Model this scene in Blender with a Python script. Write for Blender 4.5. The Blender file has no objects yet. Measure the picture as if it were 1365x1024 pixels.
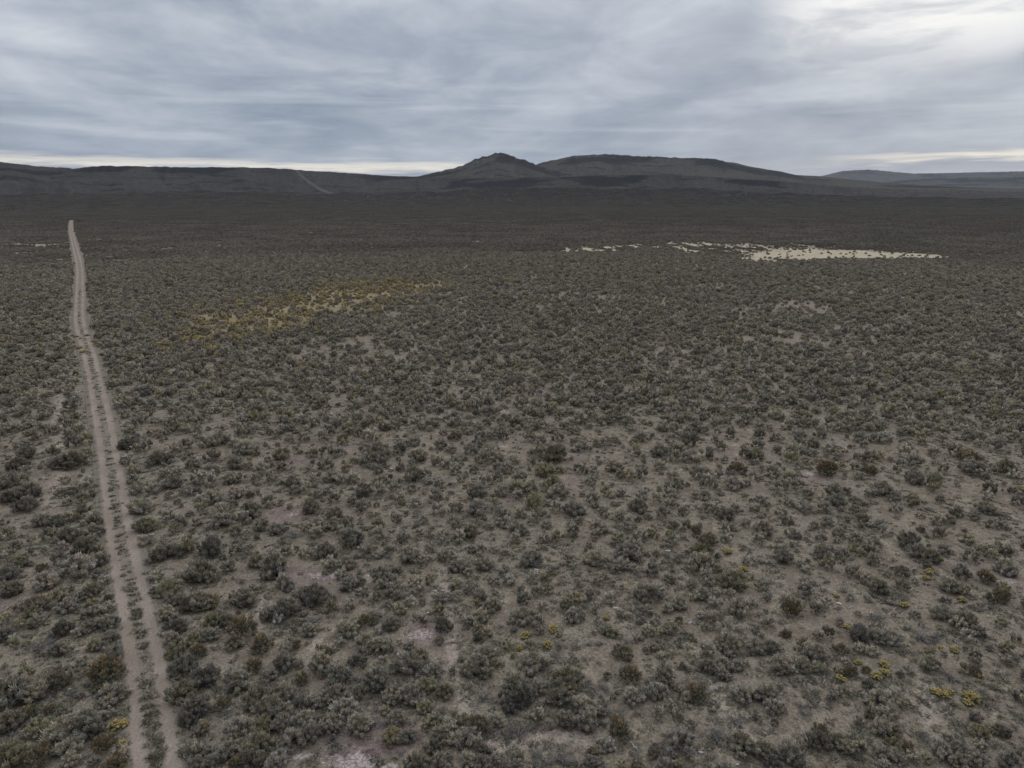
import bpy, math, random
import numpy as np
from mathutils import Vector, Matrix

random.seed(7)
rng = np.random.default_rng(7)
S = bpy.context.scene
COL = S.collection

# ------------------------------------------------------------------ camera
CAM_H = 25.0
F = 910.0                                   # focal length in pixels of a 1365 px wide frame
PITCH = math.atan((512 - 258) / F)
cp, sp = math.cos(PITCH), math.sin(PITCH)
cam_d = bpy.data.cameras.new('camera')
cam_d.sensor_width = 36.0
cam_d.lens = 36.0 * F / 1365.0
cam_d.clip_start = 0.5
cam_d.clip_end = 60000.0
cam = bpy.data.objects.new('camera', cam_d)
COL.objects.link(cam)
cam.location = (0, 0, CAM_H)
cam.rotation_euler = (math.pi / 2 - PITCH, 0, 0)
S.camera = cam


def ray(px, py):
    x = (px - 682.5) / F
    y = (512 - py) / F
    return np.array([x, cp + y * sp, -sp + y * cp])


def at(px, py, z=0.0):
    """ground point seen at a place of the photograph"""
    d = ray(px, py)
    t = (z - CAM_H) / d[2]
    return d[0] * t, d[1] * t


def to_px(x, y, z):
    dz = z - CAM_H
    f = y * cp - dz * sp
    u = y * sp + dz * cp
    return 682.5 + F * x / f, 512 - F * u / f


def depth(x, y, z=0.0):
    return y * cp - (z - CAM_H) * sp


# ------------------------------------------------------------------ numpy noise
def _hash(ix, iy, seed):
    h = (ix.astype(np.int64) * 374761393 + iy.astype(np.int64) * 668265263 + seed * 1442695041) & 0xFFFFFFFF
    h = ((h ^ (h >> 13)) * 1274126177) & 0xFFFFFFFF
    h = ((h ^ (h >> 16)) * 2246822519) & 0xFFFFFFFF
    return ((h ^ (h >> 15)) & 0xFFFFFF) / float(0xFFFFFF)


def vnoise(x, y, seed=0):
    x = np.asarray(x, float); y = np.asarray(y, float)
    ix = np.floor(x); iy = np.floor(y)
    fx = x - ix; fy = y - iy
    fx = fx * fx * (3 - 2 * fx); fy = fy * fy * (3 - 2 * fy)
    a = _hash(ix, iy, seed); b = _hash(ix + 1, iy, seed)
    c = _hash(ix, iy + 1, seed); d = _hash(ix + 1, iy + 1, seed)
    return (a + (b - a) * fx) * (1 - fy) + (c + (d - c) * fx) * fy


def fbm(x, y, seed=0, octv=4):
    v = 0.0; a = 0.5; n = 0.0
    for k in range(octv):
        v = v + a * vnoise(x, y, seed + k * 17); n += a
        x = np.asarray(x) * 2.03 + 13.7; y = np.asarray(y) * 2.03 + 7.1; a *= 0.5
    return v / n


def sstep(a, b, x):
    t = np.clip((x - a) / (b - a), 0, 1)
    return t * t * (3 - 2 * t)


# ------------------------------------------------------------------ scene bookkeeping
def tag(o, label=None, cat=None, group=None, kind=None):
    if label: o['label'] = label
    if cat: o['category'] = cat
    if group: o['group'] = group
    if kind: o['kind'] = kind
    return o


def mesh_from(name, verts, faces, mat=None, smooth=False, attrs=None):
    me = bpy.data.meshes.new(name)
    me.from_pydata([tuple(v) for v in verts], [], [tuple(f) for f in faces])
    if mat: me.materials.append(mat)
    if smooth: me.polygons.foreach_set('use_smooth', [True] * len(me.polygons))
    for k, (dom, vals) in (attrs or {}).items():
        a = me.attributes.new(k, 'FLOAT', dom)
        a.data.foreach_set('value', np.asarray(vals, np.float32))
    me.update()
    return me


def grid_mesh(name, X, Y, Z, mat, attrs=None, wrap=False):
    """structured grid (rows x cols) as one mesh"""
    n, m = X.shape
    me = bpy.data.meshes.new(name)
    co = np.stack([X, Y, Z], -1).reshape(-1, 3).astype(np.float32)
    i = np.arange(n - 1)[:, None]
    j = np.arange(m if wrap else m - 1)[None, :]
    j2 = (j + 1) % m
    q = np.stack([i * m + j, i * m + j2, (i + 1) * m + j2, (i + 1) * m + j], -1).reshape(-1, 4).astype(np.int32)
    me.vertices.add(len(co)); me.vertices.foreach_set('co', co.ravel())
    me.loops.add(q.size); me.loops.foreach_set('vertex_index', q.ravel())
    me.polygons.add(len(q))
    me.polygons.foreach_set('loop_start', np.arange(0, q.size, 4, dtype=np.int32))
    me.polygons.foreach_set('loop_total', np.full(len(q), 4, np.int32))
    me.polygons.foreach_set('use_smooth', np.ones(len(q), bool))
    for k, v in (attrs or {}).items():
        a = me.attributes.new(k, 'FLOAT', 'POINT')
        a.data.foreach_set('value', np.asarray(v, np.float32).ravel())
    me.materials.append(mat)
    me.update(calc_edges=True); me.validate()
    o = bpy.data.objects.new(name, me)
    COL.objects.link(o)
    return o


# ------------------------------------------------------------------ shader helper
class NT:
    def __init__(s, tree):
        s.t = tree; s.n = tree.nodes; s.l = tree.links
        s.n.clear()

    def add(s, typ, **kw):
        nd = s.n.new(typ)
        for k, v in kw.items():
            if k == 'ins':
                for kk, vv in v.items():
                    s.set(nd.inputs[kk], vv)
            else:
                setattr(nd, k, v)
        return nd

    def set(s, inp, v):
        if isinstance(v, bpy.types.NodeSocket): s.l.new(v, inp)
        else: inp.default_value = v

    def math(s, op, a, b=0.0, c=None, clamp=False):
        nd = s.add('ShaderNodeMath', operation=op, use_clamp=clamp)
        s.set(nd.inputs[0], a); s.set(nd.inputs[1], b)
        if c is not None: s.set(nd.inputs[2], c)
        return nd.outputs[0]

    def mix(s, f, a, b, mode='MIX'):
        nd = s.add('ShaderNodeMix', data_type='RGBA', blend_type=mode)
        s.set(nd.inputs[0], f); s.set(nd.inputs[6], a); s.set(nd.inputs[7], b)
        return nd.outputs[2]

    def rng(s, v, a, b, c=0.0, d=1.0, smooth=True):
        nd = s.add('ShaderNodeMapRange', interpolation_type='SMOOTHSTEP' if smooth else 'LINEAR')
        for k, val in zip((0, 1, 2, 3, 4), (v, a, b, c, d)): s.set(nd.inputs[k], val)
        return nd.outputs[0]

    def noise(s, vec, scale, detail=4.0, rough=0.55, dist=0.0):
        nd = s.add('ShaderNodeTexNoise')
        s.set(nd.inputs['Vector'], vec); s.set(nd.inputs['Scale'], scale)
        s.set(nd.inputs['Detail'], detail); s.set(nd.inputs['Roughness'], rough); s.set(nd.inputs['Distortion'], dist)
        return nd.outputs['Fac']

    def attr(s, name, kind='GEOMETRY'):
        return s.add('ShaderNodeAttribute', attribute_name=name, attribute_type=kind)


def rgb(r, g, b):
    return (r, g, b, 1.0)


def srgb(r, g, b, k=1.0):
    f = lambda c: (c / 255 / 12.92 if c / 255 <= 0.04045 else ((c / 255 + 0.055) / 1.055) ** 2.4) * k
    return (f(r), f(g), f(b), 1.0)


def new_mat(name):
    m = bpy.data.materials.new(name)
    m.use_nodes = True
    return m, NT(m.node_tree)


def finish(nt, col, rough=0.95, bump=None, bump_d=0.02, spec=0.15):
    b = nt.add('ShaderNodeBsdfPrincipled')
    nt.set(b.inputs['Base Color'], col)
    nt.set(b.inputs['Roughness'], rough)
    b.inputs['Specular IOR Level'].default_value = spec
    if bump is not None:
        bp = nt.add('ShaderNodeBump', ins={'Height': bump, 'Distance': bump_d, 'Strength': 1.0})
        nt.l.new(bp.outputs[0], b.inputs['Normal'])
    o = nt.add('ShaderNodeOutputMaterial')
    nt.l.new(b.outputs[0], o.inputs['Surface'])


def foliage_mat(name, source, base=None, rough=0.9):
    """leaf colour: the plant's own tint, varied from head to head and leaf to leaf"""
    m, nt = new_mat(name)
    if source == 'object':
        tint = nt.add('ShaderNodeObjectInfo').outputs['Color']
    elif source == 'instance':
        tint = nt.attr('tint', 'INSTANCER').outputs['Color']
    else:
        tint = base
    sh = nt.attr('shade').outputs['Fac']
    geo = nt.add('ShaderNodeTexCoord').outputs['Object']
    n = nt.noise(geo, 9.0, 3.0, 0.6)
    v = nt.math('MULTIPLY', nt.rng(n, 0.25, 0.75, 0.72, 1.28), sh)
    hue = nt.rng(nt.noise(geo, 3.1, 2.0), 0.3, 0.7, 0.0, 1.0)
    c = nt.mix(1.0, tint, nt.mix(hue, rgb(1.06, 1.0, 0.86), rgb(0.95, 1.0, 1.08)), 'MULTIPLY')
    vv = nt.add('ShaderNodeVectorMath', operation='SCALE')
    nt.set(vv.inputs[0], c); nt.set(vv.inputs['Scale'], v)
    finish(nt, vv.outputs[0], rough, spec=0.2)
    return m


# ------------------------------------------------------------------ masks on the ground
ROAD_PX = [(222, 1110), (210, 1024), (192, 874), (163, 724), (139.5, 572), (120.5, 480), (106.5, 430), (106.5, 392),
           (106, 355), (100, 330), (94.5, 304), (95, 293)]
ROAD = [at(*p) for p in ROAD_PX]
_rx = np.array([p[0] for p in ROAD]); _ry = np.array([p[1] for p in ROAD])
# carry the track on towards the camera's side, out of the picture
_dx, _dy = _rx[0] - _rx[1], _ry[0] - _ry[1]
_l = math.hypot(_dx, _dy)
_rx = np.concatenate([[_rx[0] + _dx / _l * 160], _rx]); _ry = np.concatenate([[_ry[0] + _dy / _l * 160], _ry])


def catmull(xs, ys, step):
    pts = []
    P = np.stack([xs, ys], -1)
    P = np.concatenate([[2 * P[0] - P[1]], P, [2 * P[-1] - P[-2]]])
    for i in range(1, len(P) - 2):
        p0, p1, p2, p3 = P[i - 1], P[i], P[i + 1], P[i + 2]
        d = np.linalg.norm(p2 - p1)
        t0, t1 = 0.0, max(np.linalg.norm(p1 - p0), 1e-6) ** .5
        t2 = t1 + max(d, 1e-6) ** .5; t3 = t2 + max(np.linalg.norm(p3 - p2), 1e-6) ** .5
        n = max(2, int(d / step))
        for t in np.linspace(t1, t2, n, endpoint=False):
            a1 = (t1 - t) / (t1 - t0) * p0 + (t - t0) / (t1 - t0) * p1
            a2 = (t2 - t) / (t2 - t1) * p1 + (t - t1) / (t2 - t1) * p2
            a3 = (t3 - t) / (t3 - t2) * p2 + (t - t2) / (t3 - t2) * p3
            b1 = (t2 - t) / (t2 - t0) * a1 + (t - t0) / (t2 - t0) * a2
            b2 = (t3 - t) / (t3 - t1) * a2 + (t - t1) / (t3 - t1) * a3
            pts.append((t2 - t) / (t2 - t1) * b1 + (t - t1) / (t2 - t1) * b2)
    pts.append(P[-2])
    return np.array(pts)


ROAD_C = catmull(_rx, _ry, 0.8)
_ord = np.argsort(ROAD_C[:, 1])
_road_x_of_y = (ROAD_C[_ord, 1], ROAD_C[_ord, 0])
ROAD_END = ROAD_C[-1, 1]


def road_dist(x, y):
    """signed sideways distance from the middle of the dirt track (positive on its right)"""
    cx = np.interp(y, *_road_x_of_y)
    y2 = np.asarray(y) + 4.0
    sl = (np.interp(y2, *_road_x_of_y) - cx) / 4.0
    d = (np.asarray(x) - cx) / np.sqrt(1 + sl * sl)
    far = np.asarray(y) - ROAD_END
    return np.where(far > 0, np.sign(d) * np.hypot(d, far), d)


def seg_dist(x, y, pts):
    best = np.full(np.shape(x), 1e9)
    for (x0, y0), (x1, y1) in zip(pts[:-1], pts[1:]):
        dx, dy = x1 - x0, y1 - y0
        t = np.clip(((x - x0) * dx + (y - y0) * dy) / (dx * dx + dy * dy + 1e-9), 0, 1)
        best = np.minimum(best, np.hypot(x - x0 - t * dx, y - y0 - t * dy))
    return best


# patches of the photograph: (px, py, half width px, half height px, strength)
SALT = [(470, 1012, 62, 16, 1.0), (400, 1008, 40, 8, .9), (520, 1020, 40, 8, .9), (565, 845, 26, 9, 1.0), (590, 838, 14, 7, .8),
        (552, 830, 12, 5, .6), (428, 770, 24, 8, .9), (352, 772, 20, 6, .8), (494, 768, 9, 7, 1.0), (388, 687, 17, 5, 1.0),
        (1350, 772, 22, 6, 1.0), (1320, 752, 14, 3, .6), (30, 702, 32, 8, .6), (48, 682, 26, 6, .5), (20, 805, 30, 7, .7),
        (30, 735, 12, 4, .7), (1080, 630, 26, 3.5, .95), (1066, 624, 12, 2.5, .8), (675, 595, 12, 3, .9), (666, 549, 14, 3.5, .8),
        (780, 868, 26, 7, .5), (800, 792, 12, 3, .45), (30, 850, 14, 7, .4), (735, 760, 12, 3, .5), (1045, 765, 10, 3, .5),
        (325, 671, 10, 3, .5), (485, 688, 9, 3, .5), (930, 672, 7, 2, .5), (95, 892, 10, 12, .35),
        (570, 382, 30, 3, .35), (1077, 408, 14, 3, .4), (620, 497, 15, 3, .3), (560, 459, 14, 3, .4), (718, 525, 22, 4, .35)]
BARE = [(470, 985, 85, 36, 1.0), (560, 842, 50, 20, .9), (420, 765, 55, 15, .8), (375, 690, 40, 16, .9), (395, 615, 24, 8, .9),
        (345, 770, 30, 10, .7), (765, 645, 14, 16, .8), (757, 610, 16, 10, .8), (718, 525, 26, 6, .8), (690, 665, 34, 9, .6),
        (610, 585, 24, 12, .7), (470, 600, 26, 16, .6), (480, 690, 24, 10, .6), (980, 605, 26, 10, .6), (1095, 636, 24, 7, .7),
        (985, 690, 14, 7, .6), (270, 700, 18, 8, .4), (60, 690, 60, 22, .5), (30, 810, 50, 20, .5), (80, 640, 20, 20, .5),
        (920, 610, 20, 8, .4), (1340, 770, 34, 14, .6), (1330, 620, 20, 14, .4), (600, 860, 20, 30, .5), (720, 980, 60, 20, .4),
        (120, 1000, 40, 14, .5), (300, 655, 18, 9, .5), (340, 660, 26, 12, .6), (860, 760, 14, 16, .4), (1060, 690, 12, 8, .6),
        (650, 990, 40, 10, .5), (435, 895, 30, 20, .5), (620, 935, 20, 24, .4), (1200, 910, 40, 30, .3), (900, 995, 40, 20, .4),
        (160, 965, 20, 14, .6), (75, 755, 18, 14, .5), (215, 760, 20, 20, .3), (1010, 925, 30, 16, .3), (1285, 760, 40, 16, .35),
        (1080, 410, 40, 7, .5), (1000, 545, 60, 8, .3), (1240, 525, 40, 5, .3), (1020, 430, 40, 5, .4), (1110, 500, 30, 5, .4),
        (80, 515, 16, 4, .7), (460, 395, 60, 5, .5), (330, 415, 40, 5, .5), (220, 355, 20, 2.5, .6), (300, 480, 40, 8, .3)]
PLAYA = [(1050, 341, 60, 6, 1.0), (1120, 339, 90, 6.5, 1.0), (1205, 341, 55, 4, .95), (1010, 346, 24, 3.5, .9), (1060, 333, 50, 3, .75),
         (1000, 328, 34, 3, .6), (960, 327, 22, 2.4, .6)]
_r = random.Random(3)
PLAYA += [(_r.uniform(745, 1000), _r.uniform(324.5, 336), _r.uniform(3, 11), _r.uniform(1.0, 2.2), _r.uniform(.8, 1.0)) for _ in range(36)]
TRAIL = [[(588, 760), (596, 800), (600, 850), (606, 890), (618, 925), (632, 955)], [(632, 955), (655, 997), (690, 990), (725, 985), (775, 983)],
         [(352, 800), (346, 825), (342, 850)], [(1232, 890), (1236, 930), (1240, 960)], [(424, 850), (418, 870), (412, 890)],
         [(1000, 880), (960, 900), (955, 930), (975, 960), (1000, 985)], [(40, 960), (30, 985), (20, 1010)]]
SIDE = [(116, 520), (98, 521), (82, 527), (79, 560), (80, 600), (78, 640), (70, 670)]
GRASSY = [(107, 800, 14, 60, 1.0), (120, 680, 22, 40, .8), (95, 860, 16, 40, .8), (60, 620, 40, 30, .3), (300, 400, 10, 3, .2), (150, 740, 14, 30, .5),
          (690, 870, 60, 26, .45), (620, 960, 40, 30, .35), (1000, 730, 30, 16, .35), (1180, 905, 40, 24, .3)]


def patches(x, y, lst, nseed=5, warp=1.0, soft=(1.0, 0.55)):
    z = np.zeros(np.shape(x))
    px, py = to_px(x, y, 0.0)
    ok = depth(x, y) > 4
    wx = (fbm(x * .45, y * .45, nseed, 3) - .5) * 2.4
    wy = (fbm(x * .45, y * .45, nseed + 31, 3) - .5) * 2.4
    for cx, cy, hw, hh, s in lst:
        gx, gy = at(cx, cy)
        ex, _ = at(cx + hw, cy); _, ey = at(cx, cy - hh)
        rx = abs(ex - gx); ry = abs(ey - gy)
        rr = math.sqrt(rx * ry)
        d = np.hypot((x - gx) / rx + wx * .5 * warp, (y - gy) / ry + wy * .5 * warp)
        z = np.maximum(z, s * (1 - sstep(soft[1], soft[0], d)))
    return z


def trail_mask(x, y):
    m = np.zeros(np.shape(x))
    for t in TRAIL:
        d = seg_dist(x, y, [at(*p) for p in t])
        m = np.maximum(m, 1 - sstep(.16, .55, d + (vnoise(x * 1.5, y * 1.5, 3) - .5) * .3))
    d = seg_dist(x, y, [at(*p) for p in SIDE])
    m = np.maximum(m, .9 * (1 - sstep(.30, .95, d + (vnoise(x * .8, y * .8, 4) - .5) * .8)))
    # faint line of bare ground that crosses the plain towards the track
    d = seg_dist(x, y, [at(0, 327), at(30, 326), at(60, 328), at(88, 326)])
    m = np.maximum(m, (1 - sstep(3.0, 6.0, d)) * sstep(.40, .50, fbm(x * .10, y * .10, 8, 2)))
    return m


def ground_z(x, y):
    x = np.asarray(x, float); y = np.asarray(y, float)
    r = np.hypot(x, y)
    z = (fbm(x * .35, y * .35, 40, 3) - .5) * .16 + (fbm(x * .03, y * .03, 44, 2) - .5) * .35
    z = z * (1 - sstep(500, 900, r))
    d = np.abs(road_dist(x, y))
    w = 1 - sstep(1.0, 3.2, d)
    z = z * (1 - w)
    wide = 1.25 + .007 * r
    z = z - (.10 + .0002 * r) * (1 - sstep(wide, wide + .5 + .004 * r, d)) * (r > 5)
    return z
# ------------------------------------------------------------------ world: overcast sky over a Nishita sky
SUN_AZ, SUN_EL = math.radians(30.0), math.radians(17.0)
W = bpy.data.worlds.new('World'); S.world = W; W.use_nodes = True
w = NT(W.node_tree)
tc = w.add('ShaderNodeTexCoord').outputs['Generated']
sky = w.add('ShaderNodeTexSky', sky_type='NISHITA', sun_disc=False)
sky.sun_elevation = SUN_EL; sky.sun_rotation = SUN_AZ
sep = w.add('ShaderNodeSeparateXYZ'); w.l.new(tc, sep.inputs[0])
X, Y, Z = sep.outputs
Zp = w.math('MAXIMUM', Z, 0.0)
inv = w.math('DIVIDE', 1.0, w.math('ADD', Zp, 0.10))
comb = w.add('ShaderNodeCombineXYZ')
w.set(comb.inputs[0], w.math('MULTIPLY', X, inv)); w.set(comb.inputs[1], w.math('MULTIPLY', Y, inv))
P = comb.outputs[0]
mp = w.add('ShaderNodeMapping'); w.l.new(P, mp.inputs[0])
mp.inputs['Rotation'].default_value = (0, 0, math.radians(-14)); mp.inputs['Scale'].default_value = (0.95, 0.62, 1)
mp.inputs['Location'].default_value = (3.3, 1.2, 0)
n1 = w.noise(mp.outputs[0], 0.85, 8.0, 0.54, 0.35)
mp2 = w.add('ShaderNodeMapping'); w.l.new(P, mp2.inputs[0])
mp2.inputs['Rotation'].default_value = (0, 0, math.radians(8)); mp2.inputs['Scale'].default_value = (0.85, 0.80, 1); mp2.inputs['Location'].default_value = (8.1, 4.4, 2)
n2 = w.noise(mp2.outputs[0], 1.7, 9.0, 0.58, 0.45)
az = w.math('ARCTAN2', X, Y)
# sun glow through the deck (the bright upper right of the sky)
gd = Vector((ray(1235, 0))).normalized()
dot = w.add('ShaderNodeVectorMath', operation='DOT_PRODUCT'); w.l.new(tc, dot.inputs[0]); dot.inputs[1].default_value = gd
glow = w.rng(dot.outputs['Value'], 0.86, 1.0, 0, 1)
glow_n = w.math('MULTIPLY', glow, w.rng(n1, 0.30, 0.72, 0.55, 1.25))
bv = w.add('ShaderNodeCombineXYZ'); w.set(bv.inputs[0], w.math('MULTIPLY', X, 5.0)); w.set(bv.inputs[1], w.math('MULTIPLY', Z, 13.0)); w.set(bv.inputs[2], w.math('MULTIPLY', Y, 2.0))
n4 = w.noise(bv.outputs[0], 1.1, 7.0, 0.58, 0.5)
val = w.math('ADD', w.math('MULTIPLY', w.rng(n1, 0.28, 0.72, 0, 1, False), 0.42), w.math('ADD', w.math('MULTIPLY', w.rng(n2, 0.3, 0.7, 0, 1, False), 0.26), w.math('MULTIPLY', w.rng(n4, 0.3, 0.7, 0, 1, False), 0.32)))
deck = w.add('ShaderNodeValToRGB'); w.l.new(val, deck.inputs[0])
cr = deck.color_ramp
cr.elements[0].position = 0.16; cr.elements[0].color = srgb(134, 147, 165)
cr.elements[1].position = 0.88; cr.elements[1].color = srgb(221, 224, 229)
e = cr.elements.new(0.42); e.color = srgb(163, 172, 187)
e = cr.elements.new(0.66); e.color = srgb(194, 201, 211)
# bluer, darker base of the deck towards the horizon
low = w.rng(Z, 0.045, 0.16, 1, 0)
base = w.mix(w.math('MULTIPLY', low, 0.45), deck.outputs[0], srgb(147, 160, 177))
hi = w.rng(Z, 0.12, 0.20, 0, 1)
glow_n = w.math('MULTIPLY', glow_n, w.math('ADD', w.math('MULTIPLY', hi, .75), .25))
base = w.mix(w.math('MULTIPLY', glow_n, 0.24), base, srgb(236, 238, 240))
g2 = w.math('MULTIPLY', hi, w.math('MULTIPLY', w.rng(dot.outputs['Value'], 0.980, 0.998, 0, 1), w.rng(n2, 0.36, 0.56, 0.35, 1)))
base = w.mix(w.math('MULTIPLY', g2, 1.0), base, srgb(250, 250, 249))
# long thin bright streaks low down
sv = w.add('ShaderNodeCombineXYZ'); w.set(sv.inputs[0], w.math('MULTIPLY', az, 2.2)); w.set(sv.inputs[1], w.math('MULTIPLY', Z, 34.0))
n3 = w.noise(sv.outputs[0], 1.0, 5.0, 0.55, 0.3)
streak = w.math('MULTIPLY', w.rng(n3, 0.50, 0.70, 0, 1), w.math('MULTIPLY', w.rng(Z, 0.03, 0.07, 0, 1), w.rng(Z, 0.11, 0.20, 1, 0)))
base = w.mix(w.math('MULTIPLY', streak, 0.6), base, srgb(205, 212, 220))
# the clear band along the horizon, cream where the light comes through
nb = w.noise(sv.outputs[0], 2.6, 4.0, 0.6, 0.2)
wav = w.math('MULTIPLY', w.math('SUBTRACT', nb, 0.5), 0.034)
rise = w.rng(az, 0.36, 0.64, 0.0, 0.010)
zz = w.math('SUBTRACT', w.math('ADD', Z, wav), rise)
gap = w.math('MULTIPLY', w.rng(zz, 0.026, 0.036, 0, 1), w.rng(zz, 0.036, 0.046, 1, 0))
gap_az = w.math('MAXIMUM', w.rng(az, -0.10, 0.02, 1, 0.12), w.rng(az, 0.36, 0.50, 0, 1))
base = w.mix(w.math('MULTIPLY', w.math('MULTIPLY', gap, gap_az), w.rng(nb, .3, .65, .5, .95)), base, srgb(248, 241, 227))
below = w.rng(zz, 0.012, 0.030, 1, 0)
base = w.mix(w.math('MULTIPLY', below, 0.5), base, srgb(196, 199, 204))
# an overcast sky is brightest overhead
sc = w.add('ShaderNodeVectorMath', operation='SCALE'); w.set(sc.inputs[0], base); # unseen sky behind the camera, darkened to shade the near sides of bushes
w.set(sc.inputs['Scale'], w.math('MULTIPLY', w.rng(Z, 0.27, 0.85, 10.0, 33.0), w.rng(Y, -0.6, 0.35, 0.42, 1.0)))
fin = w.mix(0.985, sky.outputs[0], sc.outputs[0])
bg = w.add('ShaderNodeBackground'); w.l.new(fin, bg.inputs['Color']); bg.inputs['Strength'].default_value = 0.1
out = w.add('ShaderNodeOutputWorld'); w.l.new(bg.outputs[0], out.inputs['Surface'])

sun_d = bpy.data.lights.new('sun', 'SUN'); sun_d.energy = 0.7; sun_d.angle = math.radians(25); sun_d.color = (1.0, 0.95, 0.88)
sun = bpy.data.objects.new('sun', sun_d); COL.objects.link(sun)
sdir = Vector((math.sin(SUN_AZ) * math.cos(SUN_EL), math.cos(SUN_AZ) * math.cos(SUN_EL), math.sin(SUN_EL)))
sun.rotation_euler = sdir.to_track_quat('Z', 'Y').to_euler()
sun.location = sdir * 200

# ------------------------------------------------------------------ ground
M_ground, g = new_mat('dry_ground')
pos = g.add('ShaderNodeNewGeometry').outputs['Position']
nA = g.noise(pos, 0.16, 5, 0.6); nB = g.noise(pos, 1.3, 6, 0.65); nC = g.noise(pos, 7.0, 5, 0.7); nD = g.noise(pos, 26.0, 3, 0.7)
soil = g.mix(g.rng(nA, 0.35, 0.65), rgb(.170, .128, .092), rgb(.240, .192, .138))
lit = g.mix(g.rng(nB, 0.38, 0.62), rgb(.150, .121, .089), rgb(.254, .204, .147))
c = g.mix(g.rng(nB, .3, .7, .35, .8), soil, lit)
bare = g.attr('bare').outputs['Fac']
c = g.mix(g.math('MULTIPLY', bare, g.rng(nC, .2, .7, .5, 1.0)), c, g.mix(g.rng(nB, .3, .7), rgb(.185, .130, .112), rgb(.240, .178, .152)))
grassy = g.attr('grassy').outputs['Fac']
c = g.mix(g.math('MULTIPLY', grassy, g.rng(nC, .35, .6, .2, .9)), c, rgb(.235, .215, .150))
golden = g.attr('golden').outputs['Fac']
c = g.mix(g.math('MULTIPLY', golden, g.rng(nB, .34, .62, .10, .85)), c, rgb(.310, .235, .112))
trail = g.attr('trail').outputs['Fac']
c = g.mix(g.math('MULTIPLY', trail, .9), c, rgb(.310, .248, .190))
salt = g.attr('salt').outputs['Fac']
ns = g.noise(pos, 1.9, 7, 0.68, .8)
ns2 = g.noise(pos, 4.6, 5, 0.7, 1.2)
sm = g.rng(g.math('ADD', g.math('MULTIPLY', salt, .66), g.math('ADD', g.math('MULTIPLY', g.math('SUBTRACT', ns, .5), 1.7), g.math('MULTIPLY', g.math('SUBTRACT', ns2, .5), .9))), .42, .66)
c = g.mix(g.math('MULTIPLY', sm, .92), c, g.mix(g.rng(nC, .3, .7), rgb(.31, .24, .21), rgb(.45, .37, .325)))
playa = g.attr('playa').outputs['Fac']
npl = g.noise(pos, .22, 6, .65)
pm = g.rng(g.math('ADD', playa, g.math('MULTIPLY', g.math('SUBTRACT', npl, .5), 1.9)), .36, .80)
c = g.mix(pm, c, g.mix(g.rng(npl, .35, .65), rgb(.35, .28, .18), rgb(.46, .375, .255)))
nT = g.noise(pos, .55, 5, .6)
c = g.mix(g.math('MULTIPLY', g.rng(nT, .54, .70), g.rng(nC, .35, .6, .25, .8)), c, rgb(.290, .250, .160))
fine = g.rng(nC, .25, .75, .52, 1.44); fin2 = g.rng(nD, .25, .75, .8, 1.2)
sv_ = g.add('ShaderNodeVectorMath', operation='SCALE'); g.set(sv_.inputs[0], c); g.set(sv_.inputs['Scale'], g.math('MULTIPLY', fine, fin2))
# far off, the plain is scrub seen edge-on
scr = g.attr('scrub').outputs['Fac']
nf = g.noise(pos, .12, 5, .7)
farc = g.mix(g.rng(nf, .3, .7), rgb(.055, .048, .040), rgb(.080, .070, .058))
c = g.mix(scr, sv_.outputs[0], farc)
hb = g.math('ADD', g.math('MULTIPLY', nC, .6), g.math('MULTIPLY', nD, .4))
finish(g, c, .97, hb, .05, .08)

azs = np.concatenate([np.linspace(-math.pi, -1.0, 90, endpoint=False), np.linspace(-1.0, 1.0, 860), np.linspace(1.0, math.pi, 90, endpoint=False)[1:]])
rs = [1.0, 4.0, 8.0, 12.0]
r = 15.0
while r < 420: rs.append(r); r *= 1.0075
while r < 16000: rs.append(r); r *= 1.035
rs = np.array(rs)
RR, AA = np.meshgrid(rs, azs, indexing='ij')
GX = RR * np.sin(AA); GY = RR * np.cos(AA)
GZ = ground_z(GX, GY)
front = (GY > 5)
salt_m = np.where(front, patches(GX, GY, SALT, 5, 1.3, (1.25, .35)), 0)
bare_m = np.where(front, patches(GX, GY, BARE, 15, 1.2, (1.35, .4)), 0)
bare_m = np.maximum(bare_m, .4 * sstep(.62, .74, fbm(GX * .12, GY * .12, 61, 3)) * (GY > 70))
playa_m = np.where(front, patches(GX, GY, PLAYA, 25, .5, (1.15, .7)), 0)
grass_m = np.where(front, patches(GX, GY, GRASSY, 35, 1.0, (1.3, .3)), 0)
grass_m = np.maximum(grass_m, .5 * (1 - sstep(1.2, 3.5, np.abs(road_dist(GX, GY)))) * (RR < 500))
trail_m = np.where(front, trail_mask(GX, GY), 0)


def golden_mask(x, y):
    a = [at(*p) for p in ((150, 450), (230, 440), (330, 425), (420, 405), (500, 388), (540, 382))]
    d = seg_dist(x, y, a)
    px_g, _ = to_px(x, y, 0.0)
    return sstep(150, 330, px_g) * (1 - sstep(6, 17, d + (fbm(x * .12, y * .12, 71, 3) - .5) * 14))


gold_m = np.where(front, golden_mask(GX, GY), 0)
scrub_m = sstep(700, 1500, RR)
ground = grid_mesh('ground', GX, GY, GZ, M_ground, wrap=True,
                   attrs={'salt': salt_m, 'bare': bare_m, 'playa': playa_m, 'grassy': grass_m, 'trail': trail_m, 'golden': gold_m, 'scrub': scrub_m})
tag(ground, 'dry grey-brown plain of bare soil and litter under the sagebrush', 'ground', kind='structure')

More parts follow.
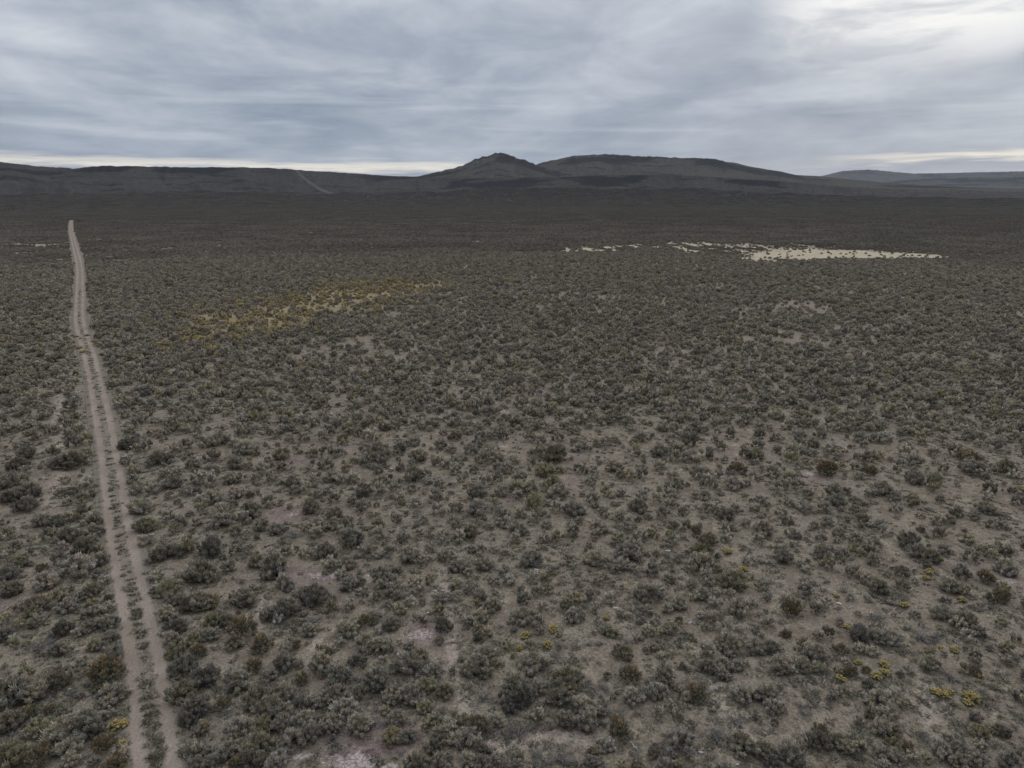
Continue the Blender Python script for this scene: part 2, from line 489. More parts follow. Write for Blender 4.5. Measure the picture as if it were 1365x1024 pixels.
# ------------------------------------------------------------------ dirt road: two wheel ruts and a weedy middle
M_road, g = new_mat('dirt_track')
pos = g.add('ShaderNodeNewGeometry').outputs['Position']
ac = g.attr('across').outputs['Fac']
n1_ = g.noise(pos, 1.1, 6, .65); n2_ = g.noise(pos, 9.0, 5, .7); n3_ = g.noise(pos, .25, 4, .6)
aw = g.math('ADD', ac, g.math('MULTIPLY', g.math('SUBTRACT', n1_, .5), .35))
rut = g.rng(g.math('ABSOLUTE', g.math('SUBTRACT', g.math('ABSOLUTE', aw), .58)), .18, .37, 1, 0)
edge = g.rng(g.math('ABSOLUTE', aw), .78, 1.08)
col = g.mix(g.rng(n3_, .35, .65), rgb(.245, .188, .142), rgb(.300, .236, .182))
mid = g.mix(g.rng(n1_, .35, .65), rgb(.178, .144, .108), rgb(.240, .192, .145))
c = g.mix(rut, mid, col)
c = g.mix(edge, c, rgb(.188, .152, .116))
sv_ = g.add('ShaderNodeVectorMath', operation='SCALE'); g.set(sv_.inputs[0], c); g.set(sv_.inputs['Scale'], g.rng(n2_, .25, .75, .72, 1.26))
finish(g, sv_.outputs[0], .97, n2_, .03, .08)
offs = np.array([-1.45, -1.25, -1.1, -.95, -.8, -.65, -.5, -.35, -.2, 0, .2, .35, .5, .65, .8, .95, 1.1, 1.25, 1.45])
tang = np.gradient(ROAD_C, axis=0); tang /= np.linalg.norm(tang, axis=1)[:, None]
nrm = np.stack([tang[:, 1], -tang[:, 0]], -1)
rr_ = np.hypot(ROAD_C[:, 0], ROAD_C[:, 1])
halfw = 1.12 * (1 + .12 * (fbm(np.arange(len(ROAD_C)) * .05, 0 * rr_, 81, 2) - .5)) * (1 + .15 * sstep(150, 320, rr_))
RX = ROAD_C[:, 0:1] + nrm[:, 0:1] * offs[None] * halfw[:, None] / 1.12
RY = ROAD_C[:, 1:2] + nrm[:, 1:2] * offs[None] * halfw[:, None] / 1.12
prof = -.045 * np.exp(-((np.abs(offs) - .62) / .24) ** 2) + .012
prof = np.where(np.abs(offs) > 1.2, -.10 if False else -.05, prof)
RZ = prof[None] + (fbm(RX * 1.7, RY * 1.7, 83, 3) - .5) * .035
road = grid_mesh('dirt_road', RX, RY, RZ, M_road, attrs={'across': np.broadcast_to(offs / 1.1, RX.shape)})
tag(road, 'pale two-rut dirt track running straight to the hills', 'dirt road', kind='structure')

# ------------------------------------------------------------------ hills
def hill_mat(name, lo, hi, rock, warm):
    m, g = new_mat(name)
    pos = g.add('ShaderNodeNewGeometry').outputs['Position']
    na = g.noise(pos, .010, 6, .62); nb = g.noise(pos, .09, 5, .75); nc = g.noise(pos, .33, 3, .8)
    c = g.mix(g.rng(na, .35, .65), lo, hi)
    nb2 = g.noise(pos, .13, 4, .7)
    c = g.mix(g.math('MULTIPLY', g.rng(nb, .46, .66), .65), c, warm)
    c = g.mix(g.math('MULTIPLY', g.rng(nb2, .52, .62), .45), c, rock)
    rimn = g.math('ADD', g.attr('rim').outputs['Fac'], g.math('MULTIPLY', g.math('SUBTRACT', nb, .5), 1.1))
    c = g.mix(g.rng(rimn, .40, .70), c, rock)
    c = g.mix(g.math('MULTIPLY', g.attr('track').outputs['Fac'], .42), c, rgb(.23, .20, .17))
    s_ = g.add('ShaderNodeVectorMath', operation='SCALE'); g.set(s_.inputs[0], c)
    g.set(s_.inputs['Scale'], g.math('MULTIPLY', g.rng(nc, .3, .7, .82, 1.18), g.rng(nb, .3, .7, .8, 1.2)))
    finish(g, s_.outputs[0], .98, g.math('ADD', nb, nc), 4.0, .05)
    return m


def hill(name, px, Rc, foot, back, mat, seed, rim=(.80, .97), rim_amt=.8, steep=2.2, extra=None, rows=90, dz=0.15, bumps=1.0, rimspan=None, mid=None, crag=4.0, ledges=1.0):
    """a ridge: its crest follows the skyline points at distance Rc, an apron rises to it from distance foot and it falls away behind"""
    xs = np.array([p[0] for p in px], float); ys = np.array([p[1] for p in px], float)
    pxs = np.linspace(xs[0], xs[-1], int((xs[-1] - xs[0]) * 0.9))
    k = np.interp(pxs, xs, ys)
    ker = np.ones(7) / 7; kp = np.convolve(np.pad(k, 3, mode='edge'), ker, 'valid')
    k = .5 * k + .5 * kp
    A = np.arctan2((pxs - 682.5) / F, cp + (512 - k) / F * sp)
    el = np.array([math.atan2(-sp + (512 - b) / F * cp, math.hypot((a - 682.5) / F, cp + (512 - b) / F * sp)) for a, b in zip(pxs, k)])
    Rcv = Rc(pxs) if callable(Rc) else np.full(len(pxs), float(Rc))
    Rfv = foot(pxs) if callable(foot) else np.full(len(pxs), float(foot))
    Hc = CAM_H + Rcv * np.tan(el)
    t = np.concatenate([np.linspace(0, 1, rows) ** .85, 1 + np.linspace(0, 1, 16)[1:]])
    T, _ = np.meshgrid(t, A, indexing='ij')
    R = np.where(T <= 1, Rfv[None] + (Rcv - Rfv)[None] * T, Rcv[None] + (T - 1) * back)
    XX = R * np.sin(A)[None]; YY = R * np.cos(A)[None]
    up = np.clip(T, 0, 1)
    p = .30 * up ** 1.3 + .70 * up ** (steep * 1.9)
    if mid is not None:                           # a bench partway up
        p = p + mid * (sstep(.45, .56, up) - sstep(.5, 1.0, up))
    p = np.where(T > 1, 1 - sstep(0, 1.0, T - 1) * 1.0, p)
    gul = (fbm(A[None] * Rcv[None] / 70 + 0 * T, R / 420, seed, 4) - .5)
    rough = (fbm(XX / 45, YY / 45, seed + 5, 4) - .5)
    env = np.where(T <= 1, up * (1 - up ** 6), .0)
    Zh = Hc[None] * p + bumps * env * (gul * Hc[None] * .34 + rough * 9)
    # little crags on the skyline
    Zh = Zh + np.where(np.abs(T - 1) < .06, 1, 0) * (fbm(A[None] * Rcv[None] / 16 + 0 * T, 0 * T, seed + 9, 4) - .42) * crag * 2 * np.clip((Hc / Hc.max() - .5) / .4, .15, 1)[None]
    Zh = np.where(T == 0, -4.0, Zh - dz)
    Zh = np.where(T >= 1.999, -6.0, Zh)
    rimw = sstep(rim[0] - .05, rim[0] + .02, up) * (1 - sstep(rim[1], rim[1] + .03, np.where(T > 1, 2 - T, up)))
    amt = rim_amt * (rimspan(pxs)[None] if rimspan else 1.0)
    rimw = rimw * amt * sstep(.38, .62, fbm(A[None] * Rcv[None] / 130 + 0 * T, R / 60, seed + 21, 3))
    wob = (fbm(A[None] * Rcv[None] / 210 + 0 * T, R / 500, seed + 33, 4) - .5)
    for u0, w0, a0 in ((.60, .010, .8), (.70, .016, 1.0), (.79, .012, .8), (.88, .012, .7)):
        led = np.exp(-((up + wob * .16 - u0) / w0) ** 2) * a0 * sstep(.46, .58, fbm(A[None] * Rcv[None] / 90 + u0 * 91, R / 260, seed + 41, 3))
        rimw = np.maximum(rimw, led * (T <= 1) * ledges)
    gl = sstep(.54, .70, fbm(A[None] * Rcv[None] / 34 + 0 * T, R / 260, seed + 27, 4)) * sstep(.20, .5, up) * (T <= 1)
    rimw = np.maximum(rimw, .50 * gl)
    tr = np.zeros(T.shape)
    if extra: tr = extra(XX, YY, Zh)
    HILL_GRID[name] = (A, t, Rfv, Rcv, Zh)
    return grid_mesh(name, XX, YY, Zh, mat, attrs={'rim': rimw, 'track': tr})


HILL_GRID = {}


def hill_z(name, x, y):
    A, t, Rf, Rc_, Zh = HILL_GRID[name]
    a = math.atan2(x, y)
    if not A[0] < a < A[-1]: return -9.0, 0.0
    j = int(np.searchsorted(A, a)); j = min(max(j, 1), len(A) - 1)
    tt = (math.hypot(x, y) - Rf[j]) / (Rc_[j] - Rf[j])
    if tt < 0 or tt > 1.9: return -9.0, tt
    return float(np.interp(tt, t, Zh[:, j])), tt


def hill_track(X_, Y_, Z_):
    px, py = to_px(X_, Y_, Z_)
    d = np.full(px.shape, 1e9)
    path = [(396, 228), (400, 233), (412, 243), (428, 253), (446, 260), (462, 266), (478, 272)]
    for (a, b), (c_, d_) in zip(path[:-1], path[1:]):
        dx, dy = c_ - a, d_ - b
        t = np.clip(((px - a) * dx + (py - b) * dy) / (dx * dx + dy * dy), 0, 1)
        d = np.minimum(d, np.hypot(px - a - t * dx, py - b - t * dy))
    return (1 - sstep(.8, 1.9, d))


M_h1 = hill_mat('scrub_hillside', rgb(.048, .042, .036), rgb(.066, .057, .048), rgb(.016, .015, .015), rgb(.088, .074, .058))
M_h2 = hill_mat('butte_slope', rgb(.055, .048, .039), rgb(.078, .067, .053), rgb(.021, .019, .018), rgb(.108, .090, .068))
M_h3 = hill_mat('far_mesa_slope', rgb(.060, .055, .049), rgb(.084, .076, .065), rgb(.026, .025, .025), rgb(.115, .100, .083))
RIDGE = [(-420, 206), (-200, 210), (0, 216), (53, 221.5), (98, 225), (134, 221.2), (176, 221.5), (246, 223), (316, 223.2), (366, 224.3), (397, 226.8), (440, 229),
         (480, 231.7), (508, 234), (557, 235.8), (600, 238), (680, 236.5), (760, 235.2), (850, 232.5), (905, 233.5), (960, 236.5), (1040, 241.5), (1100, 247.5),
         (1180, 252), (1300, 255), (1420, 256.5), (1700, 257)]
o = hill('hill_ridge', RIDGE, lambda p: np.interp(p, [0, 500, 700, 1000, 1400], [2300, 2150, 1950, 1950, 2000]), lambda p: np.interp(p, [0, 560, 1400], [1150, 1250, 1350]),
         900, M_h1, 101, rim=(.83, .98), rim_amt=1.0, extra=hill_track, crag=2.2,
         rimspan=lambda p: np.interp(p, [-400, 0, 300, 400, 500, 600, 1040, 1120], [1, 1, .95, .35, .6, 1, 1, 0]))
tag(o, 'long dark scrubby ridge with a broken black rimrock band across the plain', 'hill', kind='structure')
BUTTE = [(470, 244), (508, 238), (557, 235.2), (573, 231.5), (605, 224.5), (621, 218.7), (640, 210.6), (652, 206.6), (662, 205), (670, 204.4), (677, 205.6), (684, 208.6), (702, 214.2),
         (715, 220.5), (735, 226), (770, 236), (820, 246)]
o = hill('butte', BUTTE, 2750, 1900, 700, M_h2, 131, rim=(.88, .985), rim_amt=.75, steep=1.15, bumps=.8, crag=8.5)
tag(o, 'small pointed rocky butte beside the long flat-topped mesa', 'butte', kind='structure')
MESA = [(600, 248), (650, 238), (690, 226), (715, 219.3), (727, 216), (750, 210.6), (776, 206.4), (802, 205.8), (847, 207.7), (900, 210), (941, 211), (971.5, 215.8), (1002, 222.6),
        (1041, 228.6), (1060, 233.2), (1091, 234.8), (1130, 239), (1190, 244.5), (1260, 248.5), (1365, 252), (1500, 254.5), (1700, 256)]
o = hill('mesa', MESA, lambda p: np.interp(p, [700, 1100, 1400], [3000, 2900, 2700]), 1950, 1100, M_h2, 151, rim=(.90, .985), rim_amt=.75, steep=1.2, bumps=.6)
tag(o, 'broad flat-topped mesa right of the pointed butte', 'mesa', kind='structure')
FAR = [(1010, 252), (1070, 241), (1096, 234.6), (1121, 228.6), (1140, 227), (1159, 226.3), (1200, 229.8), (1220, 231.6), (1275, 230.4), (1365, 228.4), (1500, 226), (1700, 229)]
o = hill('far_mesa', FAR, 7600, 5200, 2500, M_h3, 171, rim=(.90, .985), rim_amt=.8, steep=1.1, bumps=.3)
tag(o, 'distant bluish mesa low on the skyline', 'mesa', kind='structure')
FAR2 = [(1100, 254), (1180, 243), (1215, 239), (1260, 237), (1365, 236), (1500, 234), (1700, 236)]
o = hill('far_bench', FAR2, 5600, 4200, 1800, M_h3, 191, rim=(.80, .98), rim_amt=1.0, steep=1.6, bumps=.4)
tag(o, 'low dark-rimmed bench in front of the distant mesa', 'hill', kind='structure')
# ------------------------------------------------------------------ the plants as they stand in the photograph
# each entry: x y width kind, measured in an enlargement (6.825 x) of a 200 x 150 px window whose corner is given first
# kinds: s grey-green sagebrush, d darker sagebrush, o olive sagebrush, b brown-topped shrub, y yellow rabbitbrush, t dead grey twigs
PLOT = {
(0, 874): "80 320 330 s,300 310 240 s,540 200 220 d,950 130 320 b,1060 310 240 s,930 440 140 s,80 590 230 d,270 510 130 b,460 490 100 b,580 520 150 d,560 650 300 s,780 590 280 s,350 650 200 o,880 680 150 d,1080 590 150 y,980 520 120 s,620 820 190 s,60 760 180 t,110 900 260 o,350 890 220 b,940 790 200 b,1120 770 90 y,1130 870 150 s,1030 960 200 b,650 940 150 s,850 950 120 d,1000 20 200 d,240 180 120 o,720 90 120 s,740 360 70 d,640 350 100 t",
(200, 874): "270 90 200 d,180 200 90 d,480 170 230 d,280 290 260 o,780 200 260 s,1060 160 160 s,930 80 150 b,440 450 220 d,300 570 160 d,660 430 140 b,690 500 120 t,980 360 260 s,1200 330 200 s,1090 310 150 b,1050 470 220 s,1230 480 200 s,860 640 220 s,1020 620 200 o,1200 600 180 s,470 640 130 o,410 710 120 d,370 840 190 s,290 870 120 s,760 720 120 o,720 850 200 s,870 830 200 s,1000 780 200 s,1290 740 200 s,420 970 170 d,560 950 150 s,1000 920 150 o,880 940 150 d,1140 960 220 s,790 970 150 b,1340 210 110 o,1200 40 200 s,520 850 100 d",
(400, 874): "180 50 220 s,20 190 130 o,360 170 210 d,680 190 220 d,520 30 150 d,1000 50 260 s,1220 110 170 s,1160 240 170 o,1320 290 150 o,840 340 170 s,1000 330 200 s,300 320 200 s,200 380 160 s,530 320 130 s,50 420 150 d,70 560 180 s,290 580 180 s,450 440 230 s,520 590 240 s,620 600 120 d,280 640 150 s,1130 430 150 o,870 550 180 s,760 600 130 t,90 690 180 s,840 720 190 o,980 710 150 s,1230 560 120 o,1300 680 200 s,1140 620 110 o,1220 800 130 d,1140 850 110 s,1050 960 230 s,1260 970 200 s",
(600, 874): "170 100 170 s,250 40 200 s,340 140 110 o,400 60 90 o,760 50 220 s,590 210 200 s,510 280 130 s,640 340 220 d,800 260 150 s,1080 190 250 o,970 340 200 s,1100 300 120 o,1210 420 200 s,1250 570 220 s,1310 490 130 s,1060 560 180 d,280 340 190 t,420 560 130 s,130 570 200 o,260 600 180 o,130 720 230 s,30 640 120 s,800 520 120 s,620 650 160 t,720 640 100 t,1000 880 180 t,830 890 180 t,300 840 130 d,170 930 170 s,300 960 170 s,600 970 130 s,1310 850 150 o,1300 950 180 d,540 430 150 d",
(800, 874): "270 140 180 b,610 120 220 s,540 300 160 s,650 240 110 s,720 280 80 s,290 330 190 s,400 320 110 s,500 340 70 o,880 320 190 b,800 370 90 s,1000 70 150 s,1120 50 120 s,1240 60 130 s,1110 130 130 s,1330 60 80 s,1290 320 180 s,620 440 110 s,720 440 100 s,530 500 110 s,700 530 110 s,180 650 220 b,40 780 150 s,750 740 230 s,830 620 100 s,620 680 120 t,490 850 130 d,360 980 150 o,620 980 110 s,720 980 90 o,1210 540 150 t,1300 750 210 s,1050 680 180 t,40 260 120 t,30 510 70 d",
(1000, 874): "310 60 230 s,480 70 150 s,610 90 120 o,150 290 200 s,240 430 160 s,30 340 110 s,30 520 80 d,130 830 200 s,370 850 230 s,440 930 150 s,220 950 150 d,640 650 140 b,640 740 180 d,560 740 110 d,820 750 150 o,890 810 150 s,990 790 120 o,830 180 90 y,920 120 110 b,800 120 80 o,990 30 70 y,1220 40 90 y,1060 100 70 b,1160 150 110 y,1240 120 90 y,740 360 90 d,860 320 120 d,1080 250 130 d,1200 350 220 s,1090 390 110 o,1210 500 150 s,1100 500 120 d,1200 620 180 s,1300 640 130 o,1310 790 150 o,1220 880 120 s,1320 910 130 s,1230 970 110 s,470 420 130 t,500 490 120 t",
(1165, 874): "270 420 100 o,220 770 150 o,320 810 120 b,220 900 150 s,370 900 120 s,480 920 100 o,510 50 180 s,700 130 150 t,660 110 80 o,840 100 120 o,930 110 100 b,970 150 80 y,560 290 90 y,635 310 110 y,695 300 80 y,905 340 140 y,860 390 90 y,930 530 110 d,960 670 150 o,1050 640 90 o,1180 660 130 d,1300 620 80 t,960 790 110 s,610 820 160 s,680 730 90 s,640 900 120 s,800 830 150 s,880 860 120 s,920 920 140 s,780 930 140 s,1250 930 190 d,1210 20 110 s,930 20 110 s,1280 20 60 d,450 680 140 t",
(0, 724): "30 140 110 s,160 180 130 o,60 270 180 d,540 160 120 d,710 190 260 s,740 30 160 d,570 40 100 s,870 50 110 o,140 20 110 d,930 90 70 s,920 130 150 s,880 270 110 d,960 320 110 s,840 410 170 o,990 480 70 b,420 350 190 s,510 470 170 o,640 430 90 d,380 230 90 b,110 420 150 d,700 490 140 s,610 570 180 s,340 570 200 s,180 590 110 o,300 640 140 o,330 710 140 s,830 550 120 o,800 650 120 d,870 600 80 s,1000 580 110 s,920 620 70 o,550 780 160 d,810 750 140 s,990 710 160 s,1020 820 130 s,30 830 160 d,50 700 120 o,150 740 110 o,300 750 70 y,850 930 130 o,940 940 100 s,130 940 90 o,350 920 220 t,540 980 130 d,620 990 110 d,1060 990 90 d,700 830 90 s,780 835 70 d",
(200, 724): "70 80 180 d,180 60 170 d,330 20 140 o,540 30 200 d,770 70 120 d,890 60 100 s,960 160 140 s,1130 170 260 s,1100 250 180 d,1240 80 100 d,460 250 240 d,720 220 130 s,60 290 130 s,130 400 190 o,20 390 100 s,550 320 120 s,860 470 220 s,770 490 110 s,940 470 130 s,1220 340 180 s,210 500 140 s,120 610 150 s,450 520 220 s,560 520 140 o,330 560 160 d,560 700 150 o,690 700 160 d,840 760 240 b,760 870 180 o,530 820 150 s,390 860 150 o,240 750 150 d,170 850 150 s,190 960 160 o,200 670 80 s,1100 610 150 s,1050 660 120 d,1260 570 220 s,1160 690 100 s,1010 910 190 b,1330 910 90 b,1300 790 70 d,1230 960 120 s,1350 440 90 s,430 980 140 b",
(400, 724): "230 60 180 d,40 100 110 s,270 190 130 s,430 170 150 s,450 20 120 d,590 70 120 s,690 90 90 s,800 100 90 t,820 50 100 s,1000 90 200 s,1180 40 110 s,1140 130 100 s,1330 100 130 s,400 270 130 s,440 360 170 s,540 340 90 d,740 260 140 s,880 240 100 d,1040 360 130 s,1090 410 130 s,1180 330 80 o,820 340 120 d,730 360 100 s,820 420 120 s,100 460 240 s,280 570 130 o,570 440 100 s,440 560 120 s,700 480 80 d,880 480 80 d,1000 530 110 s,800 550 70 d,900 600 130 o,600 690 130 b,500 730 100 b,690 660 80 d,830 720 150 d,410 770 180 s,70 770 150 s,140 670 140 t,1250 600 110 o,1300 730 150 d,1270 490 120 s,590 870 150 s,680 900 170 s,800 920 130 s,780 900 70 b,270 940 110 s,190 970 120 o,570 980 130 d,1010 920 110 d,1270 880 80 d,1080 1000 140 o,1110 670 90 s",
(600, 724): "280 50 90 s,400 60 80 s,200 50 80 d,100 190 160 s,320 180 160 s,740 120 190 s,700 160 110 s,490 230 120 s,540 320 120 s,390 330 110 s,170 270 90 s,870 310 100 o,740 310 120 s,880 410 100 o,790 420 110 s,670 490 130 d,960 220 120 s,1090 140 120 s,1120 200 60 s,1310 120 170 s,1340 330 80 s,160 420 90 s,280 450 140 s,60 470 110 s,50 360 110 o,220 390 80 s,400 540 140 s,240 540 80 o,270 650 180 s,150 680 120 s,680 640 190 s,840 570 130 s,1060 540 130 o,1160 490 130 o,1110 620 170 s,1180 650 110 s,1270 470 80 d,1320 580 110 s,800 700 130 s,840 790 80 s,940 750 100 y,690 810 100 y,820 810 70 o,890 890 90 y,620 930 70 y,250 760 80 o,330 810 110 o,260 830 110 d,520 910 90 o,300 970 160 s,750 990 110 s,1260 880 100 t",
(800, 724): "250 50 200 s,330 30 120 s,180 180 130 s,310 210 100 s,150 220 100 s,340 130 100 d,930 150 180 s,850 230 80 s,930 50 160 o,1160 50 80 y,1300 210 80 y,1060 230 80 o,950 270 110 s,1000 340 90 s,1100 330 120 o,1230 320 220 o,480 230 110 d,720 130 90 d,610 80 90 t,640 310 100 d,430 420 210 d,520 400 100 s,820 370 110 s,930 440 140 s,870 480 90 s,1030 510 100 s,1180 440 90 s,1290 550 180 s,1060 430 80 s,100 480 130 s,30 310 90 s,720 530 140 s,620 570 120 s,420 590 110 s,500 690 90 s,510 640 50 s,720 690 80 o,640 750 140 s,430 770 130 s,510 800 90 o,110 780 140 o,50 660 50 y,240 860 110 t,340 850 80 o,920 640 80 s,1010 690 110 o,1170 880 200 s,1340 870 80 s,990 950 110 s,1180 980 110 s,220 980 150 o,200 390 50 s",
(1000, 724): "320 100 170 s,270 50 90 d,470 170 100 s,530 220 90 s,710 180 130 o,640 50 150 s,840 90 130 s,960 50 120 o,1080 40 130 d,1130 130 130 s,960 230 130 s,1030 290 110 s,1180 360 180 o,120 370 130 s,20 520 90 s,150 480 90 s,480 390 130 s,520 310 80 t,380 560 200 b,600 570 120 d,680 550 70 o,860 400 110 t,790 460 50 y,170 720 130 s,330 800 80 b,620 810 120 s,720 800 100 d,880 730 60 y,1000 800 170 d,1220 820 200 s,1150 760 110 s,830 940 120 b,1000 930 120 s,1120 970 100 s,600 970 200 s,480 900 110 o,60 920 180 s,210 930 140 s,1140 650 130 t",
(1165, 724): "420 50 160 d,530 90 170 o,640 40 100 d,470 170 100 d,510 230 80 y,480 290 60 y,240 240 130 d,260 370 110 d,280 540 80 y,800 480 80 y,880 100 110 d,1000 40 120 o,1180 60 130 d,1080 100 110 o,1200 190 190 s,800 260 130 d,700 350 190 s,820 410 110 o,1040 280 150 b,1150 450 170 b,1180 370 90 o,610 600 170 s,740 660 110 s,860 680 150 s,760 720 120 s,960 790 120 d,860 830 130 s,460 790 190 t,550 810 120 t,1170 690 100 o,1290 850 100 d,1200 930 130 o,1060 940 70 d,730 940 80 y,500 960 110 o,910 1000 110 d,610 930 50 y",
(0, 574): "240 190 150 d,150 290 170 d,220 360 110 s,80 440 180 s,250 530 220 d,70 590 140 d,220 660 190 d,385 800 150 s,500 820 150 s,660 780 110 o,870 800 130 d,850 900 150 s,600 940 190 s,70 920 110 o,440 950 130 s,30 850 110 d,660 100 130 d,790 180 90 o,780 60 130 o,620 30 110 s,480 180 100 d,640 250 220 d,460 310 110 s,800 460 130 s,590 440 90 s,700 550 110 d,820 560 80 d,560 570 90 d,740 660 80 o,770 730 120 d,740 600 90 s,600 640 90 s,230 100 80 s,150 130 80 s,300 30 130 s,1130 100 150 d,1260 150 120 s,1340 130 100 d,1140 260 110 s,1180 430 110 s,1200 520 110 s,1180 340 120 s,1260 680 180 s,1290 840 170 o,1300 980 130 s,850 980 100 s,1350 520 50 d,1350 290 90 d",
(200, 574): "60 230 160 d,160 250 100 d,320 110 130 s,220 150 110 s,360 290 130 d,340 200 80 d,410 60 80 s,500 100 130 s,640 60 150 s,560 220 130 d,560 330 140 s,770 100 100 s,860 140 150 s,950 170 120 s,760 280 140 s,890 320 90 s,1020 330 110 s,1070 250 60 o,1180 320 100 o,1190 200 140 s,1270 60 90 s,130 380 100 s,220 380 100 s,430 420 130 s,540 410 130 s,720 410 150 s,830 420 90 s,960 420 90 s,1090 420 110 s,1300 460 140 s,1320 530 110 d,200 460 150 d,40 520 120 s,550 460 120 s,780 540 150 s,430 550 80 d,300 540 110 s,170 590 80 d,250 640 70 d,560 590 180 s,1070 640 130 s,910 580 70 b,760 670 80 d,470 700 100 o,360 750 80 d,640 720 120 s,910 710 200 s,170 760 110 s,650 810 170 s,860 800 120 s,1010 850 150 s,1140 900 140 s,780 910 120 s,860 960 100 s,270 830 130 s,210 900 90 o,20 880 80 o,1300 930 150 t,560 1000 120 s,340 990 110 s,430 830 90 s",
(400, 574): "40 40 110 s,210 50 120 s,390 70 120 o,650 40 130 s,690 150 230 s,590 150 100 d,900 150 130 s,1040 90 110 s,1280 120 110 d,1080 210 150 s,100 180 120 s,240 170 130 s,350 190 90 s,220 290 130 s,500 260 90 o,600 270 130 d,760 280 110 d,410 330 90 o,710 360 90 d,640 320 60 s,910 330 90 d,1040 370 170 s,1000 430 120 s,1150 380 110 s,1010 280 60 s,1240 270 110 s,1340 310 90 s,90 440 110 s,290 400 150 s,480 420 120 s,380 440 120 s,750 440 80 s,820 410 50 b,820 480 70 d,580 540 150 s,700 540 130 s,860 530 100 s,1020 520 90 s,1150 450 90 s,1270 480 100 s,60 520 100 s,250 530 100 s,160 580 90 s,80 680 170 s,310 610 110 d,470 640 100 d,560 690 120 d,900 600 110 s,930 650 70 o,1050 650 110 s,1240 590 120 s,1260 710 130 s,310 750 160 s,710 830 110 o,640 770 70 s,870 810 100 d,1120 800 110 s,50 890 110 s,140 920 120 s,160 840 90 s,300 830 140 s,450 840 120 s,460 960 180 s,930 980 110 d,720 930 110 s,1090 920 80 s,1180 950 60 o,1280 960 120 s,370 910 90 s",
(600, 574): "40 40 110 b,280 60 120 s,370 40 100 s,480 40 110 d,720 50 120 s,270 110 90 d,340 150 110 s,170 170 130 s,820 90 110 s,970 60 90 o,1150 80 90 o,1220 130 130 s,1330 110 90 s,930 200 200 o,820 200 110 o,740 200 80 s,20 170 80 s,30 270 90 s,340 230 130 s,250 270 90 s,440 240 120 s,560 260 110 s,740 280 90 s,860 350 150 o,1000 350 90 o,520 340 130 s,420 320 80 s,220 350 90 s,40 350 110 s,640 430 130 s,950 450 180 o,980 540 180 s,730 510 150 s,600 510 130 o,320 460 120 s,430 420 90 s,240 550 170 s,110 430 90 s,480 550 120 s,610 570 90 s,1280 450 110 s,1200 340 110 s,1310 370 90 s,750 640 160 o,410 650 80 o,250 680 170 s,60 700 130 s,480 740 150 s,640 740 120 o,800 740 130 s,970 690 130 s,1120 690 170 s,1290 600 120 s,900 650 80 s,280 790 120 s,500 810 140 s,880 840 110 s,640 880 150 s,740 830 70 s,350 870 80 s,1100 890 120 s,50 840 100 s,180 900 150 s,90 960 130 s,600 980 110 s,990 960 110 o,1330 840 110 s,1170 810 80 s,1330 690 60 d,850 980 110 s,1320 920 110 s",
(800, 574): "60 100 110 s,130 80 70 s,380 50 120 d,310 100 80 o,310 180 120 o,540 170 150 s,620 180 80 s,730 30 120 s,830 80 130 d,860 40 80 b,720 150 110 s,970 190 130 d,790 240 100 s,680 240 110 s,130 310 150 s,260 400 120 o,380 390 110 d,180 400 80 d,550 310 110 s,1100 140 80 o,1190 20 110 d,1040 80 60 d,1260 330 120 b,880 260 80 o,890 380 130 d,1080 400 90 s,980 370 70 s,1010 450 130 s,650 410 100 s,700 480 110 d,640 560 130 s,870 570 80 s,960 560 90 s,1230 460 150 s,1340 460 80 s,50 550 100 o,190 560 80 s,390 580 110 s,350 660 160 s,520 620 90 s,660 640 110 s,570 740 120 s,1030 690 120 s,1150 740 140 s,1230 700 90 s,760 730 100 s,40 730 110 s,170 760 110 s,250 870 110 s,430 780 70 d,350 800 60 d,30 880 100 s,660 850 80 d,790 860 60 d,490 930 90 o,380 940 100 s,170 960 120 o,330 990 110 s,870 900 110 b,980 970 150 o,1160 890 130 s,1140 970 90 s,1330 840 90 s,620 920 60 o,640 1000 100 s,1320 210 100 d",
(1000, 574): "80 110 110 d,70 200 150 o,240 40 120 s,240 160 80 o,450 60 120 d,570 90 130 s,380 160 130 s,490 180 70 s,580 190 80 s,380 250 120 o,720 150 100 s,800 160 130 s,800 220 80 s,640 10 120 d,1000 50 110 d,1140 60 100 s,1230 60 120 s,1030 110 70 s,1100 220 130 d,1180 210 90 o,980 220 70 s,700 310 190 b,950 310 80 o,1080 340 120 b,1000 400 80 s,210 370 130 s,30 410 80 s,60 280 60 s,370 410 120 o,440 470 120 s,290 490 130 s,520 540 90 s,770 520 150 s,880 530 80 s,1090 550 100 s,1220 510 160 s,680 580 100 s,800 620 140 s,940 610 80 s,120 620 120 s,70 680 110 s,270 730 90 s,350 650 80 s,490 670 130 s,670 680 130 s,960 710 100 s,1050 660 60 o,1320 600 110 d,1320 690 90 s,700 820 100 s,580 840 90 s,130 860 180 s,350 810 90 d,380 910 110 s,870 790 70 d,1030 800 100 d,1170 850 130 s,810 910 120 s,650 960 110 s,960 960 120 s,80 970 130 s,440 940 70 d,1140 1000 110 s,500 260 60 s",
